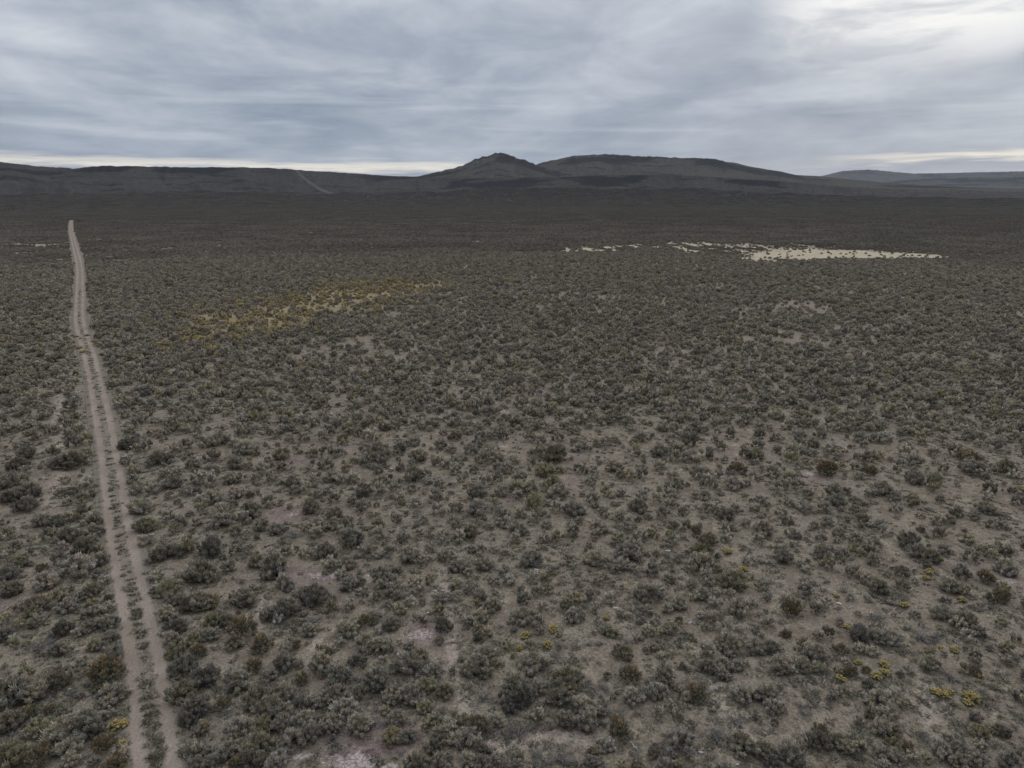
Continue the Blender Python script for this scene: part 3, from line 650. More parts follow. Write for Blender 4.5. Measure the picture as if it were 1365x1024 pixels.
(1165, 574): "430 90 70 o,420 40 80 o,540 170 110 s,620 70 90 s,740 170 130 d,840 200 140 o,860 40 110 s,970 40 90 s,1110 110 130 s,950 110 80 s,1200 50 110 s,1310 50 100 s,280 180 120 s,370 260 130 s,250 280 80 s,560 280 60 o,630 330 70 o,370 400 160 s,540 430 150 o,900 310 170 s,1080 320 120 o,1000 380 100 s,1210 300 150 o,1270 390 100 s,1060 510 120 d,1270 530 80 d,1340 500 60 y,540 510 100 o,610 600 80 d,370 610 110 o,1030 680 150 s,1310 630 120 d,760 730 110 d,590 800 90 s,700 800 90 d,1090 830 110 d,600 910 110 s,870 960 100 o,920 770 80 d,330 950 170 d,430 880 60 b,420 750 70 s,1210 850 70 s,1030 580 90 s",
}
PLANTS = []
for (ox, oy), txt in PLOT.items():
    for ent in txt.split(','):
        x_, y_, w_, k_ = ent.split()
        px_, py_, wp_ = ox + float(x_) / 6.825, oy + float(y_) / 6.825, float(w_) / 6.825 * (1.08 + 13.0 / float(w_))
        gx, gy = at(px_, py_, 0.0)
        for _ in range(3):                       # the middle of the crown sits a little above the ground
            wm = wp_ * depth(gx, gy) / F
            gx, gy = at(px_, py_, .33 * wm)
        rd_ = float(road_dist(gx, gy)); lim = 1.12 + .36 * wm
        if abs(rd_) < lim: gx += math.copysign(lim - abs(rd_), rd_)
        PLANTS.append(dict(px=px_, py=py_, wp=wp_, w=wm, x=gx, y=gy, k=k_))
# windows overlap a little: drop doubles
PLANTS.sort(key=lambda p: -p['wp'])
keep = []
for p in PLANTS:
    if all((p['px'] - q['px']) ** 2 + (2 * (p['py'] - q['py'])) ** 2 > (0.22 * q['wp'] + 4) ** 2 for q in keep): keep.append(p)
PLANTS = keep
WEEDS = {(0, 874): "1310 20,1310 165,1330 285,1240 240,1340 385,1340 470,1350 540,1340 620,1330 945,1290 730",
         (200, 874): "30 470,30 520,20 640,90 830,60 790,40 915,80 920,60 1000",
         (0, 724): "1110 65,1090 105,1120 300,1180 265,1185 340,1200 375,1200 475,1210 435,1145 560,1235 610,1250 650,1250 690,1250 745,1280 810,1280 860,1300 960,1320 920",
         (0, 574): "980 110,970 185,1000 200,1000 260,990 315,1020 460,1000 480,1010 550,1020 600,1020 645,1050 680,1020 710,1050 715,1070 740,1070 795,1065 820,1080 840,1060 870,1090 960,935 10"}
WEED_PX = [(ox + float(e.split()[0]) / 6.825, oy + float(e.split()[1]) / 6.825) for (ox, oy), t in WEEDS.items() for e in t.split(',')]
STONES = [(934.5, 1001.5, 7, 'longish pale stone on bare soil below a sagebrush clump'), (983, 1017, 5, 'pale stone at the bottom edge among scattered scrub'),
          (1118.5, 803, 7, 'white angular stone beside a white forked stick'),
          (821, 810, 9, 'flat pale slab-like stone on brown soil near yellow tufts'), (890, 734, 8, 'pale rounded stone beside twiggy dead scrub'),
          (569.5, 817, 6, 'small white stone just above the pink salt crust'), (580, 787.5, 5, 'small pale stone beside an olive shrub and faint trail'),
          (521.5, 625, 5, 'small white stone on bare soil in mid field'), (63, 805, 4, 'small white stone under dark sagebrush left of the track'),
          (89, 824, 4, 'pale stone in the grassy strip left of the track'), (93, 921, 5, 'white stone among grey litter left of the track'),
          (715, 759, 7, 'pale flat stone behind a grey sagebrush'), (920, 828, 5, 'tiny pale stone beside a bluish sagebrush')]
STICKS = [(1134, 808, 9, 20, 'bleached white forked stick on brown soil beside a white stone'), (1098.5, 908, 9, 50, 'short brown fallen stick below yellow tufts'),
          (305, 948, 15, 25, 'white forked dead branch lying among shrubs right of the track'), (751, 951, 16, -60, 'bent grey dead branch hanging below a sagebrush'),
          (878, 953, 12, 60, 'pale forked dead twig standing in low scrub'), (845, 994, 16, -70, 'thin grey branch on the ground below a brown-topped shrub'),
          (1233.5, 845, 15, 80, 'upright bleached dead stem in bare scrub at right'), (836, 857, 8, 80, 'small bright white dead stem among low shrubs'),
          (476, 790, 14, 30, 'pale fallen branch below sagebrush between two salt crusts')]

# ------------------------------------------------------------------ plant meshes
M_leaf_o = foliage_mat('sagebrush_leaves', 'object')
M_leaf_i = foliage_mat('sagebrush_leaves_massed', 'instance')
M_flower = foliage_mat('rabbitbrush_flowers', 'object')
M_seed = foliage_mat('dry_seed_heads', 'fixed', rgb(.270, .200, .120))
M_green = foliage_mat('rabbitbrush_leaves', 'fixed', rgb(.150, .142, .075))
M_twig = foliage_mat('dead_twigs', 'fixed', rgb(.155, .140, .130))
M_wood, g = new_mat('woody_stems')
n_ = g.noise(g.add('ShaderNodeTexCoord').outputs['Object'], 22, 4, .7)
finish(g, g.mix(g.rng(n_, .3, .7), rgb(.055, .045, .038), rgb(.120, .102, .088)), .95, n_, .01)
M_bleached, g = new_mat('bleached_wood')
n_ = g.noise(g.add('ShaderNodeTexCoord').outputs['Object'], 14, 4, .7)
finish(g, g.mix(g.rng(n_, .3, .7), rgb(.33, .30, .27), rgb(.58, .55, .51)), .9, n_, .01)
M_stone, g = new_mat('pale_stone')
n_ = g.noise(g.add('ShaderNodeTexCoord').outputs['Object'], 4, 6, .7)
finish(g, g.mix(g.rng(n_, .3, .7), rgb(.36, .32, .29), rgb(.60, .56, .52)), .9, n_, .05)
M_grass_i = foliage_mat('dry_grass_blades', 'instance')
M_weed = foliage_mat('low_weeds', 'fixed', rgb(.130, .122, .080))


def ico(sub):
    import bmesh
    bm = bmesh.new(); bmesh.ops.create_icosphere(bm, subdivisions=sub, radius=1.0)
    v = np.array([q.co[:] for q in bm.verts]); f = [[q.index for q in fc.verts] for fc in bm.faces]
    bm.free(); return v, f


ICO1, ICO2 = ico(1), ico(2)


def unit(v): return v / (np.linalg.norm(v) + 1e-9)


class MB:
    def __init__(s): s.v = []; s.f = []; s.sh = []

    def add(s, v, f, shade):
        o = sum(len(a) for a in s.v) if False else s.n()
        s.v.append(np.asarray(v)); s.f += [[i + o for i in q] for q in f]
        s.sh.append(np.full(len(v), shade) if np.isscalar(shade) else np.asarray(shade))

    def n(s): return s._n() if s.v else 0

    def _n(s): return int(np.sum([len(a) for a in s.v]))

    def mesh(s, name, mat, smooth=False):
        return mesh_from(name, np.concatenate(s.v), s.f, mat, smooth, {'shade': ('POINT', np.concatenate(s.sh))})


def add_lobe(mb, c, rad, axis, R, base=ICO1, shade=1.0, el=1.25, jit=.22):
    """one knobbly foliage head"""
    v, f = base
    ax = unit(axis); t = unit(np.cross(ax, [0.3, .9, .2])); b = np.cross(ax, t)
    k = rad * (1 + jit * (R.random(len(v)) - .5) * 2)
    w = (v[:, 0:1] * t + v[:, 1:2] * b + v[:, 2:3] * ax * el) * k[:, None] + c
    mb.add(w, f, shade * (1 + .12 * (R.random(len(v)) - .5)))


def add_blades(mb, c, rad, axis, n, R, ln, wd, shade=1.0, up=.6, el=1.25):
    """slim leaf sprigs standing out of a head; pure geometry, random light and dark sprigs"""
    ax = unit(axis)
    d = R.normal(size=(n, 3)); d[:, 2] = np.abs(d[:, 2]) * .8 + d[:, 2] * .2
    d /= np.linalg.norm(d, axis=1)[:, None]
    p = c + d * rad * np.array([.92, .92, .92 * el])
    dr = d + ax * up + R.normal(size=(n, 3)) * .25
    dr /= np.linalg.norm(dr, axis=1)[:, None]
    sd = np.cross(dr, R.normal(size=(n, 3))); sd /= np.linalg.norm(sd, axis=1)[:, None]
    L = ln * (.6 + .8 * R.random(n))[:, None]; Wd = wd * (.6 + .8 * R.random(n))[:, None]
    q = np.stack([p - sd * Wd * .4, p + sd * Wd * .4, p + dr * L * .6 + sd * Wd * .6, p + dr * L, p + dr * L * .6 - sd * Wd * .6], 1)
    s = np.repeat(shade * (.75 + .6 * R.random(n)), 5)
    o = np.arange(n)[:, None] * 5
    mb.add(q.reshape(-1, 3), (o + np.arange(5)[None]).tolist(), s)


def add_tube(mb, pts, r0, r1, sides=4, shade=1.0):
    pts = np.asarray(pts, float); n = len(pts)
    tg = np.gradient(pts, axis=0)
    V = []
    for i in range(n):
        t = unit(tg[i]); a = unit(np.cross(t, [.31, .12, .94] if abs(t[2]) < .9 else [1, 0, 0])); b = np.cross(t, a)
        r = r0 + (r1 - r0) * i / (n - 1)
        for k in range(sides):
            th = 2 * math.pi * k / sides
            V.append(pts[i] + (a * math.cos(th) + b * math.sin(th)) * r)
    Fc = [[i * sides + k, i * sides + (k + 1) % sides, (i + 1) * sides + (k + 1) % sides, (i + 1) * sides + k] for i in range(n - 1) for k in range(sides)]
    Fc.append([(n - 1) * sides + k for k in range(sides)])
    mb.add(V, Fc, shade)


def sage_heads(R, n, h, irregular=.25):
    """centres of the heads of one bush of unit width, clustered into a lumpy dome"""
    out = []
    rim = [1 + irregular * (R.random() - .5) * 2 for _ in range(7)]
    tries = 0
    while len(out) < n and tries < 4000:
        tries += 1
        th = R.random() * 2 * math.pi; rr = math.sqrt(R.random()) * .40
        k = th / (2 * math.pi) * 7; i = int(k); lim = rim[i % 7] * (1 - (k - i)) + rim[(i + 1) % 7] * (k - i)
        x, y = rr * lim * math.cos(th), rr * lim * math.sin(th)
        top = h * math.sqrt(max(0.05, 1 - (rr / .47) ** 2))
        z = top * (.45 + .55 * R.random() ** .6) - .06
        c = np.array([x, y, max(z, .08)])
        if all(np.linalg.norm((c - q[0]) * [1, 1, .8]) > .160 for q in out):
            out.append((c, unit(np.array([x * 1.6, y * 1.6, .55 + .5 * R.random()]))))
    return out


def sage_variant(seed, detail, raw=False):
    """detail 2: near bush with sprigs; 1: middle distance; 0: far"""
    R = np.random.default_rng(seed)
    mb = MB()
    h = .52 + .16 * R.random()
    n = {2: 20, 1: 11, 0: 5}[detail]
    hs = sage_heads(R, n, h, .5)
    for c, ax in hs:
        rad = {2: .088, 1: .115, 0: .17}[detail] * (.65 + .7 * R.random())
        sh = .82 + .36 * R.random()
        if detail == 0:
            add_lobe(mb, c * [.8, .8, .9], rad, ax, R, ICO1, sh, 1.05, .3)
        else:
            add_lobe(mb, c, rad * .95, ax, R, ICO2 if detail == 2 else ICO1, sh * .92, 1.35, .24 if detail == 2 else .25)
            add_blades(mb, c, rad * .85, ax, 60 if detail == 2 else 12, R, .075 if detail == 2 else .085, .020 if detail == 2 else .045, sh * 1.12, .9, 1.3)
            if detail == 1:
                add_blades(mb, c + ax * rad * .5, rad * .66, ax, 9, R, .085, .032, sh * 1.9, 1.1, 1.0)  # pale tips, painted lighter to imitate lit heads over shaded gaps
            if detail == 2:                       # pale new growth at the tips, lightened further to imitate shading contrast
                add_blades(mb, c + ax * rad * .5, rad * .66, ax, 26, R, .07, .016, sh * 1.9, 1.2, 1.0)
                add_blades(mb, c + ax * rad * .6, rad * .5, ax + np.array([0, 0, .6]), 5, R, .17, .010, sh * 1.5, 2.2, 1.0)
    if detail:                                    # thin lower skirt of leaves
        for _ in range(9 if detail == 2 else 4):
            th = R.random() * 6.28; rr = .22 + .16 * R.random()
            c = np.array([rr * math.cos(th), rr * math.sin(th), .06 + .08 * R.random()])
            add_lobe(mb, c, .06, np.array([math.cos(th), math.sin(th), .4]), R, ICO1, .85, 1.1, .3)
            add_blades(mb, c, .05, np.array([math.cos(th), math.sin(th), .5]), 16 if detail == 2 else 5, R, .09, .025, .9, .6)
    if raw: return np.concatenate(mb.v), mb.f, np.concatenate(mb.sh)
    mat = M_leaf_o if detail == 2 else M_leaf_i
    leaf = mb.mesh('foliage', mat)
    st = None
    if detail == 2:
        sb = MB()
        for c, ax in hs[::2]:
            p0 = np.array([c[0] * .12, c[1] * .12, -.06]); p1 = np.array([c[0] * .55, c[1] * .55, c[2] * .40]) + R.normal(size=3) * .02
            add_tube(sb, [p0, p1, c], .016, .006, 4)
        for _ in range(9):                        # a few dead stubs low on the sides
            th = R.random() * 6.28; rr = .40 + .14 * R.random(); e = np.array([rr * math.cos(th), rr * math.sin(th), .08 + .3 * R.random()])
            add_tube(sb, [[0, 0, -.03], e * [.5, .5, .4], e], .010, .004, 3, 1.6)
        st = sb.mesh('woody_stem', M_wood)
    return leaf, st


def rabbit_variant(seed):
    R = np.random.default_rng(seed)
    fl, gr = MB(), MB()
    for c, ax in sage_heads(R, 17, .50, .2):
        rad = .10 * (.8 + .4 * R.random())
        add_lobe(gr, c * [.85, .85, .62], rad * .95, ax, R, ICO1, .9, 1.3, .25)
        add_blades(gr, c * [.9, .9, .6], rad, ax, 22, R, .12, .018, 1.0, 1.2)
        for _ in range(3):
            cc = c + R.normal(size=3) * .035 + np.array([0, 0, .05])
            add_lobe(fl, cc, .042, ax, R, ICO1, .85 + .4 * R.random(), .8, .3)
        add_blades(fl, c + [0, 0, .045], rad * .75, ax, 34, R, .05, .028, 1.05, .9)
    return fl.mesh('flower_heads', M_flower), gr.mesh('foliage', M_green)


def brown_variant(seed):
    R = np.random.default_rng(seed)
    sd, gr = MB(), MB()
    for c, ax in sage_heads(R, 20, .58, .2):
        rad = .085 * (.8 + .4 * R.random())
        add_lobe(gr, c * [1, 1, .8], rad * .85, ax, R, ICO1, .9, 1.3, .25)
        add_blades(gr, c * [1, 1, .8], rad * .8, ax, 36, R, .11, .018, 1.0, 1.3)
        if c[2] > .22 and R.random() < .8:
            add_blades(sd, c + ax * .06, rad * .75, ax, 34, R, .10, .020, .7 + .6 * R.random(), 1.5)
    return sd.mesh('seed_heads', M_seed), gr.mesh('foliage', M_leaf_o)


def dead_variant(seed):
    R = np.random.default_rng(seed)
    mb = MB()
    for _ in range(26):
        th = R.random() * 6.28; rr = .25 + .25 * R.random(); hh = .10 + .25 * R.random()
        e = np.array([rr * math.cos(th), rr * math.sin(th), hh])
        m = e * [.45, .45, .65] + R.normal(size=3) * .03
        sh = .6 + .9 * R.random()
        add_tube(mb, [[R.normal() * .03, R.normal() * .03, -.04], m, e], .016, .006, 4, sh)
        for _ in range(4):
            k = .35 + .55 * R.random(); p = m + (e - m) * k
            q = p + (R.normal(size=3) * .10 + unit(e) * .10) * [1, 1, .7]
            add_tube(mb, [p, (p + q) / 2 + R.normal(size=3) * .012, q], .007, .003, 3, sh * (.7 + .6 * R.random()))
    return mb.mesh('branches', M_twig)


def tuft_mesh(seed, mat, n=46, name='tuft'):
    R = np.random.default_rng(seed)
    mb = MB()
    th = R.random(n) * 6.28; rr = np.sqrt(R.random(n)) * .28
    p = np.stack([rr * np.cos(th), rr * np.sin(th), np.full(n, -.02)], -1)
    dr = np.stack([np.cos(th) * (.3 + .6 * R.random(n)), np.sin(th) * (.3 + .6 * R.random(n)), .5 + .8 * R.random(n)], -1) + R.normal(size=(n, 3)) * .15
    dr /= np.linalg.norm(dr, axis=1)[:, None]
    sd = np.cross(dr, R.normal(size=(n, 3))); sd /= np.linalg.norm(sd, axis=1)[:, None]
    L = (.22 + .34 * R.random(n))[:, None]; Wd = .035
    q = np.stack([p - sd * Wd, p + sd * Wd, p + dr * L * .6 + sd * Wd * .6, p + dr * L + [0, 0, -.04], p + dr * L * .6 - sd * Wd * .6], 1)
    mb.add(q.reshape(-1, 3), (np.arange(n)[:, None] * 5 + np.arange(5)[None]).tolist(), np.repeat(.7 + .6 * R.random(n), 5))
    return mb.mesh(name, mat)


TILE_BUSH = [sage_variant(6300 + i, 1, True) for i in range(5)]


def tile_mesh(seed, size=20.0):
    """a patch of far scrub: many bushes together"""
    R = np.random.default_rng(seed)
    mb = MB()
    cell = 1.45
    n = int(size / cell)
    for i in range(n):
        for j in range(n):
            x = (i + .5 + (R.random() - .5) * .9) * cell - size / 2; y = (j + .5 + (R.random() - .5) * .9) * cell - size / 2
            if R.random() > .50 + .45 * (vnoise(x * .3 + seed * 7, y * .3, seed) > .38): continue
            w_ = .80 + .80 * R.random()
            sh = .72 + .56 * R.random()
            v, f, s = TILE_BUSH[int(R.integers(len(TILE_BUSH)))]
            a = R.random() * 6.28; ca, sa = math.cos(a), math.sin(a)
            vv = v @ np.array([[ca, sa, 0], [-sa, ca, 0], [0, 0, 1]]) * w_ + [x, y, 0]
            mb.add(vv, f, s * sh)
    return mb.mesh('scrub_patch', M_leaf_i)
# ------------------------------------------------------------------ plants as objects
SAGE_TINT = {'s': (.274, .243, .198), 'd': (.192, .169, .138), 'o': (.246, .216, .150)}
COLNAME = {'s': 'grey-green', 'd': 'dark grey', 'o': 'olive-green'}


def tint_of(k, R):
    c = np.array(SAGE_TINT[k]) * (.80 + .40 * R.random()) * np.array([1 + .06 * (R.random() - .5), 1.0, 1 + .10 * (R.random() - .5)])
    return (float(c[0]), float(c[1]), float(c[2]), 1.0)


def child(name, me, parent, color=None):
    o = bpy.data.objects.new(name, me); COL.objects.link(o); o.parent = parent
    if color: o.color = color
    return o


def copy_thing(root):
    c = root.copy(); COL.objects.link(c)
    for ch in root.children:
        d = ch.copy(); COL.objects.link(d); d.parent = c
    return c


PROTO = {}


def proto(kind, i):
    """first of each form, built with its parts; later ones are copies"""
    key = (kind, i)
    if key in PROTO: return copy_thing(PROTO[key])
    nm = {'sage': 'sagebrush', 'y': 'rabbitbrush', 'b': 'seeded_shrub', 't': 'dead_shrub'}[kind]
    root = bpy.data.objects.new(nm, None); COL.objects.link(root); root.empty_display_size = .2
    if kind == 'sage':
        a, b = sage_variant(1000 + i, 2); child('foliage', a, root); child('woody_stem', b, root)
    elif kind == 'y':
        a, b = rabbit_variant(2000 + i); child('flower_heads', a, root); child('foliage', b, root)
    elif kind == 'b':
        a, b = brown_variant(3000 + i); child('seed_heads', a, root); child('foliage', b, root)
    else:
        child('branches', dead_variant(4000 + i), root)
    PROTO[key] = root
    return root


def place(root, p, R, zs=None, w=None):
    w_ = (w or p['w'])
    root.location = (p['x'], p['y'], float(ground_z(p['x'], p['y'])))
    root.rotation_euler = (R.normal() * .04, R.normal() * .04, R.random() * 6.283)
    a = .84 + .36 * R.random()
    hz = zs if zs else .90 + .34 * R.random()
    root.scale = (w_ * a, w_ / a, w_ * hz)
    return hz


def where(p):
    # from the left edge and up from the bottom edge of the photograph
    return 'at %.0f%% across, %.0f%% up the photo' % (100 * p['px'] / 1365, 100 * (1024 - p['py']) / 1024)


YEL = [p for p in PLANTS if p['k'] == 'y']; DEADS = [p for p in PLANTS if p['k'] == 't']; BRN = [p for p in PLANTS if p['k'] == 'b']
salt_pts = [(at(c[0], c[1]), max(c[2], 8) * depth(*at(c[0], c[1])) / F) for c in SALT if c[4] >= .7]


def near_what(p):
    d = float(road_dist(p['x'], p['y'])); hw = p['w'] * .5
    if -1.9 - hw < d < 0: return 'left of dirt track'
    if 0 < d < 1.9 + hw: return 'right of dirt track'
    for (sx, sy), r_ in salt_pts:
        if math.hypot(p['x'] - sx, p['y'] - sy) < r_ + hw + .4: return 'by white salt crust'
    for q in YEL:
        if q is not p and math.hypot(p['x'] - q['x'], p['y'] - q['y']) < hw + q['w'] * .5 + .5: return 'beside yellow rabbitbrush'
    for q in BRN:
        if q is not p and math.hypot(p['x'] - q['x'], p['y'] - q['y']) < hw + q['w'] * .5 + .3: return 'beside brown-topped shrub'
    for q in DEADS:
        if q is not p and math.hypot(p['x'] - q['x'], p['y'] - q['y']) < hw + q['w'] * .5 + .3: return 'beside dead twigs'
    return 'in open scrub'


sages = [p for p in PLANTS if p['k'] in 'sdo']
sages.sort(key=lambda p: -p['wp'])
NEAR_SAGE = sages[:298]
REST_SAGE = sages[298:]
used_labels = set()


def uniq(lbl, p):
    if lbl in used_labels:
        lbl = lbl.replace(where(p), 'at %.1f%% across, %.1f%% up the photo' % (100 * p['px'] / 1365, 100 * (1024 - p['py']) / 1024))
    used_labels.add(lbl)
    return lbl


R = np.random.default_rng(21)
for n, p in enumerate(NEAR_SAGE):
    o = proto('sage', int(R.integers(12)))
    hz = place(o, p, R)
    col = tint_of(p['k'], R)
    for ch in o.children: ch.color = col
    size = 'big' if p['w'] > 1.15 else ('small' if p['w'] < .72 else 'mid-sized')
    shape = 'tall' if hz > 1.13 else ('low' if hz < 1.0 else 'rounded')
    tag(o, uniq('%s %s %s sagebrush %s %s' % (size, shape, COLNAME[p['k']], near_what(p), where(p)), p), 'sagebrush', 'sagebrush bushes of the near plain')

for n, p in enumerate(YEL):
    o = proto('y', int(R.integers(5)))
    place(o, p, R, .82, p['w'] * .92)
    t = R.random()
    col = (.46 + .10 * t, .36 + .08 * t, .14 + .05 * t, 1)
    for ch in o.children: ch.color = col
    tag(o, uniq('%s yellow-flowered rabbitbrush %s' % ('small' if p['w'] < .55 else 'bushy', where(p)), p), 'rabbitbrush', 'yellow rabbitbrush of the near plain')

for n, p in enumerate(BRN):
    o = proto('b', int(R.integers(4)))
    place(o, p, R, 1.0)
    col = (.165, .148, .102, 1)
    for ch in o.children: ch.color = col
    tag(o, uniq('%s brown-topped shrub with dark green base %s' % ('small' if p['w'] < .75 else 'broad', where(p)), p), 'shrub', 'brown-topped shrubs of the near plain')

for n, p in enumerate(DEADS):
    o = proto('t', int(R.integers(4)))
    place(o, p, R, .75, p['w'] * 1.05)
    tag(o, uniq('bare grey dead shrub of tangled twigs %s' % where(p), p), 'dead shrub', 'dead twiggy shrubs of the near plain')

# golden rabbitbrush drift in the middle distance
drift = [at(*q) for q in ((150, 452), (230, 440), (330, 425), (420, 405), (500, 388), (540, 382))]
GOLD = []
tries = 0
while len(GOLD) < 245 and tries < 9000:
    tries += 1
    s = (1 - R.random() ** 1.7) * (len(drift) - 1); i = int(s); f = s - i
    x = drift[i][0] * (1 - f) + drift[i + 1][0] * f + R.normal() * 7.0
    y = drift[i][1] * (1 - f) + drift[i + 1][1] * f + R.normal() * 9.0
    if vnoise(x * .16, y * .16, 91) < .40: continue
    if all((x - a) ** 2 + (y - b) ** 2 > 1.5 for a, b, _ in GOLD): GOLD.append((x, y, .75 + .6 * R.random()))
for x, y, w_ in GOLD:
    o = proto('y', int(R.integers(5)))
    place(o, dict(x=x, y=y, w=w_), R, .75)
    t = R.random()
    rust = R.random() < .55
    col = (.46, .315, .125, 1) if rust else (.45, .375, .165, 1)
    col = tuple(float(c_ * (.7 + .35 * t)) for c_ in col[:3]) + (1,)
    for ch in o.children: ch.color = col
    tag(o, 'rust-gold rabbitbrush in the long golden drift right of the distant track', 'rabbitbrush', 'golden rabbitbrush drift in the middle distance')

# weeds between the ruts
wm = [tuft_mesh(5000 + i, M_weed, 60, 'weed_tuft') for i in range(4)]
weeds = [at(a, b) for a, b in WEED_PX]
for y in np.arange(at(130, 560)[1], 185, 1.15):
    if R.random() < .62: weeds.append((float(np.interp(y, *_road_x_of_y)) + R.normal() * .16, float(y)))
for x, y in weeds:
    if abs(float(road_dist(x, y))) > .40: x = float(np.interp(y, *_road_x_of_y)) + (x > np.interp(y, *_road_x_of_y)) * .3 - .1
    o = bpy.data.objects.new('weed_tuft', wm[int(R.integers(4))]); COL.objects.link(o)
    s = .34 + .34 * R.random()
    o.location = (x, y, .0); o.scale = (s * 1.25, s * .8, s * .62); o.rotation_euler = (0, 0, R.normal() * .5)
    tag(o, 'low dark weed tuft on the middle strip between the wheel ruts', 'weed', 'weeds between the wheel ruts')

# stones and bleached sticks
for k, (px, py, wp, lab) in enumerate(STONES):
    x, y = at(px, py); wd = wp * depth(x, y) / F
    RR_ = np.random.default_rng(600 + k)
    v, f = ICO2
    n3 = vnoise(v[:, 0] * 1.6 + k * 5, v[:, 1] * 1.6 + v[:, 2] * 2, 7)
    vv = v * (.5 + .35 * (n3 - .5))[:, None]
    vv = np.round(vv * 6) / 6 * .35 + vv * .65
    me = mesh_from('stone', vv * [1, .6, .38], f, M_stone, False)
    o = bpy.data.objects.new('stone', me); COL.objects.link(o)
    o.location = (x, y, float(ground_z(x, y)) + wd * .10); o.scale = (wd,) * 3
    o.rotation_euler = (RR_.normal() * .15, RR_.normal() * .15, RR_.normal() * .4)
    tag(o, lab, 'stone', 'pale stones on the plain')
for k, (px, py, wp, ang, lab) in enumerate(STICKS):
    x, y = at(px, py); L = wp * depth(x, y) / F
    RR_ = np.random.default_rng(700 + k)
    mb = MB(); up = abs(ang) >= 80
    a = np.array([-.5, 0, .04]); b = np.array([.5, .05, .12 if not up else .3])
    if up: a = np.array([0, 0, -.1]); b = np.array([.06, .05, .95])
    m = (a + b) / 2 + RR_.normal(size=3) * [.05, .07, .03]
    add_tube(mb, [a, (a + m) / 2 + RR_.normal(size=3) * .02, m, b], .045, .02, 6)
    for s_ in (1, -1):
        e = m + (b - a) * .32 + np.array([0, .22 * s_, .10]) if not up else m + np.array([.18 * s_, .1, .28])
        add_tube(mb, [m, (m + e) / 2 + RR_.normal(size=3) * .02, e], .028, .012, 5)
    o = bpy.data.objects.new('dead_branch', mb.mesh('dead_branch', M_bleached)); COL.objects.link(o)
    o.location = (x, y, float(ground_z(x, y)) + .02); o.scale = (L,) * 3
    o.rotation_euler = (0, 0, math.radians(ang) if not up else RR_.random() * 6)
    tag(o, lab, 'dead branch', 'bleached dead wood on the plain')

# ------------------------------------------------------------------ the rest of the scrub, as one mass
variants = []                                     # unlinked meshes the mass is made of


def var(me):
    o = bpy.data.objects.new('variant_%02d' % len(variants), me)
    variants.append(o); return len(variants) - 1


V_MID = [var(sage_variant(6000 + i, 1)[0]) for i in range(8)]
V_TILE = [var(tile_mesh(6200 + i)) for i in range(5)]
pts = []                                          # x y z  rx ry rz  sx sy sz  variant  r g b


def addp(x, y, z, rot, scl, v, col):
    pts.append((x, y, z, *rot, *scl, v, *col[:3]))


for p in REST_SAGE:
    w_ = p['w']
    addp(p['x'], p['y'], float(ground_z(p['x'], p['y'])), (0, 0, R.random() * 6.28), (w_, w_, w_ * (.98 + .36 * R.random())), V_MID[int(R.integers(8))], tint_of(p['k'], R))

occ = {}
for p in PLANTS:
    occ.setdefault((int(p['x'] // 3), int(p['y'] // 3)), []).append((p['x'], p['y'], p['w'] * .5))


def blocked(x, y, rad):
    i, j = int(x // 3), int(y // 3)
    for a in (-1, 0, 1):
        for b in (-1, 0, 1):
            for q in occ.get((i + a, j + b), ()):
                if (x - q[0]) ** 2 + (y - q[1]) ** 2 < (rad + q[2] * .9) ** 2: return True
    return False


NEARLIM = 60.0
R2 = np.random.default_rng(5)
cell = 1.22
xs = np.arange(-400, 400, cell); ys = np.arange(8, 304, cell)
CX, CY = np.meshgrid(xs, ys)
CX = CX + (R2.random(CX.shape) - .5) * cell * 1.1; CY = CY + (R2.random(CY.shape) - .5) * cell * 1.1
CX = CX.ravel(); CY = CY.ravel()
ok = (np.abs(CX) < CY * 1.15 + 30) & (np.hypot(CX, CY) < 302)
CX, CY = CX[ok], CY[ok]
dens = fbm(CX * .16, CY * .16, 301, 3) * .55 + fbm(CX * .045, CY * .045, 302, 3) * .45
pr = sstep(.30, .56, dens) * .60 + .28 + .22 * sstep(90, 190, CY)
rd = np.abs(road_dist(CX, CY))
pr = pr * sstep(1.5, 2.3, rd)
bm_ = np.maximum(patches(CX, CY, BARE, 15, 1.2, (1.2, .5)), patches(CX, CY, SALT, 5, 1.3, (1.2, .5)))
pr = pr * (1 - bm_)
pl_ = patches(CX, CY, PLAYA, 25, .5, (1.1, .8))
pr = pr * np.where(pl_ > .85, .06, np.where(pl_ > .35, .22, 1))
pr = pr * (1 - .9 * np.clip(trail_mask(CX, CY), 0, 1))
pr = pr * (1 - .55 * golden_mask(CX, CY))
hit = R2.random(len(CX)) < pr
gw_ = 1 - sstep(8, 34, seg_dist(CX, CY, [at(*q) for q in ((150, 452), (230, 440), (330, 425), (420, 405), (500, 388), (640, 372))]) + (fbm(CX * .09, CY * .09, 77, 3) - .5) * 26)
_gx, _ = to_px(CX, CY, 0.2)
gw_ = gw_ * sstep(150, 330, _gx) * (1 - sstep(480, 640, _gx) * .7)
px_, py_ = to_px(CX, CY, .2)
inplot = (py_ > 578) & (px_ > -4) & (px_ < 1369)
rc = R2.random(len(CX)); rw = R2.random(len(CX)); big = fbm(CX * .02, CY * .02, 305, 2)
hue = fbm(CX * .05, CY * .05, 307, 3)
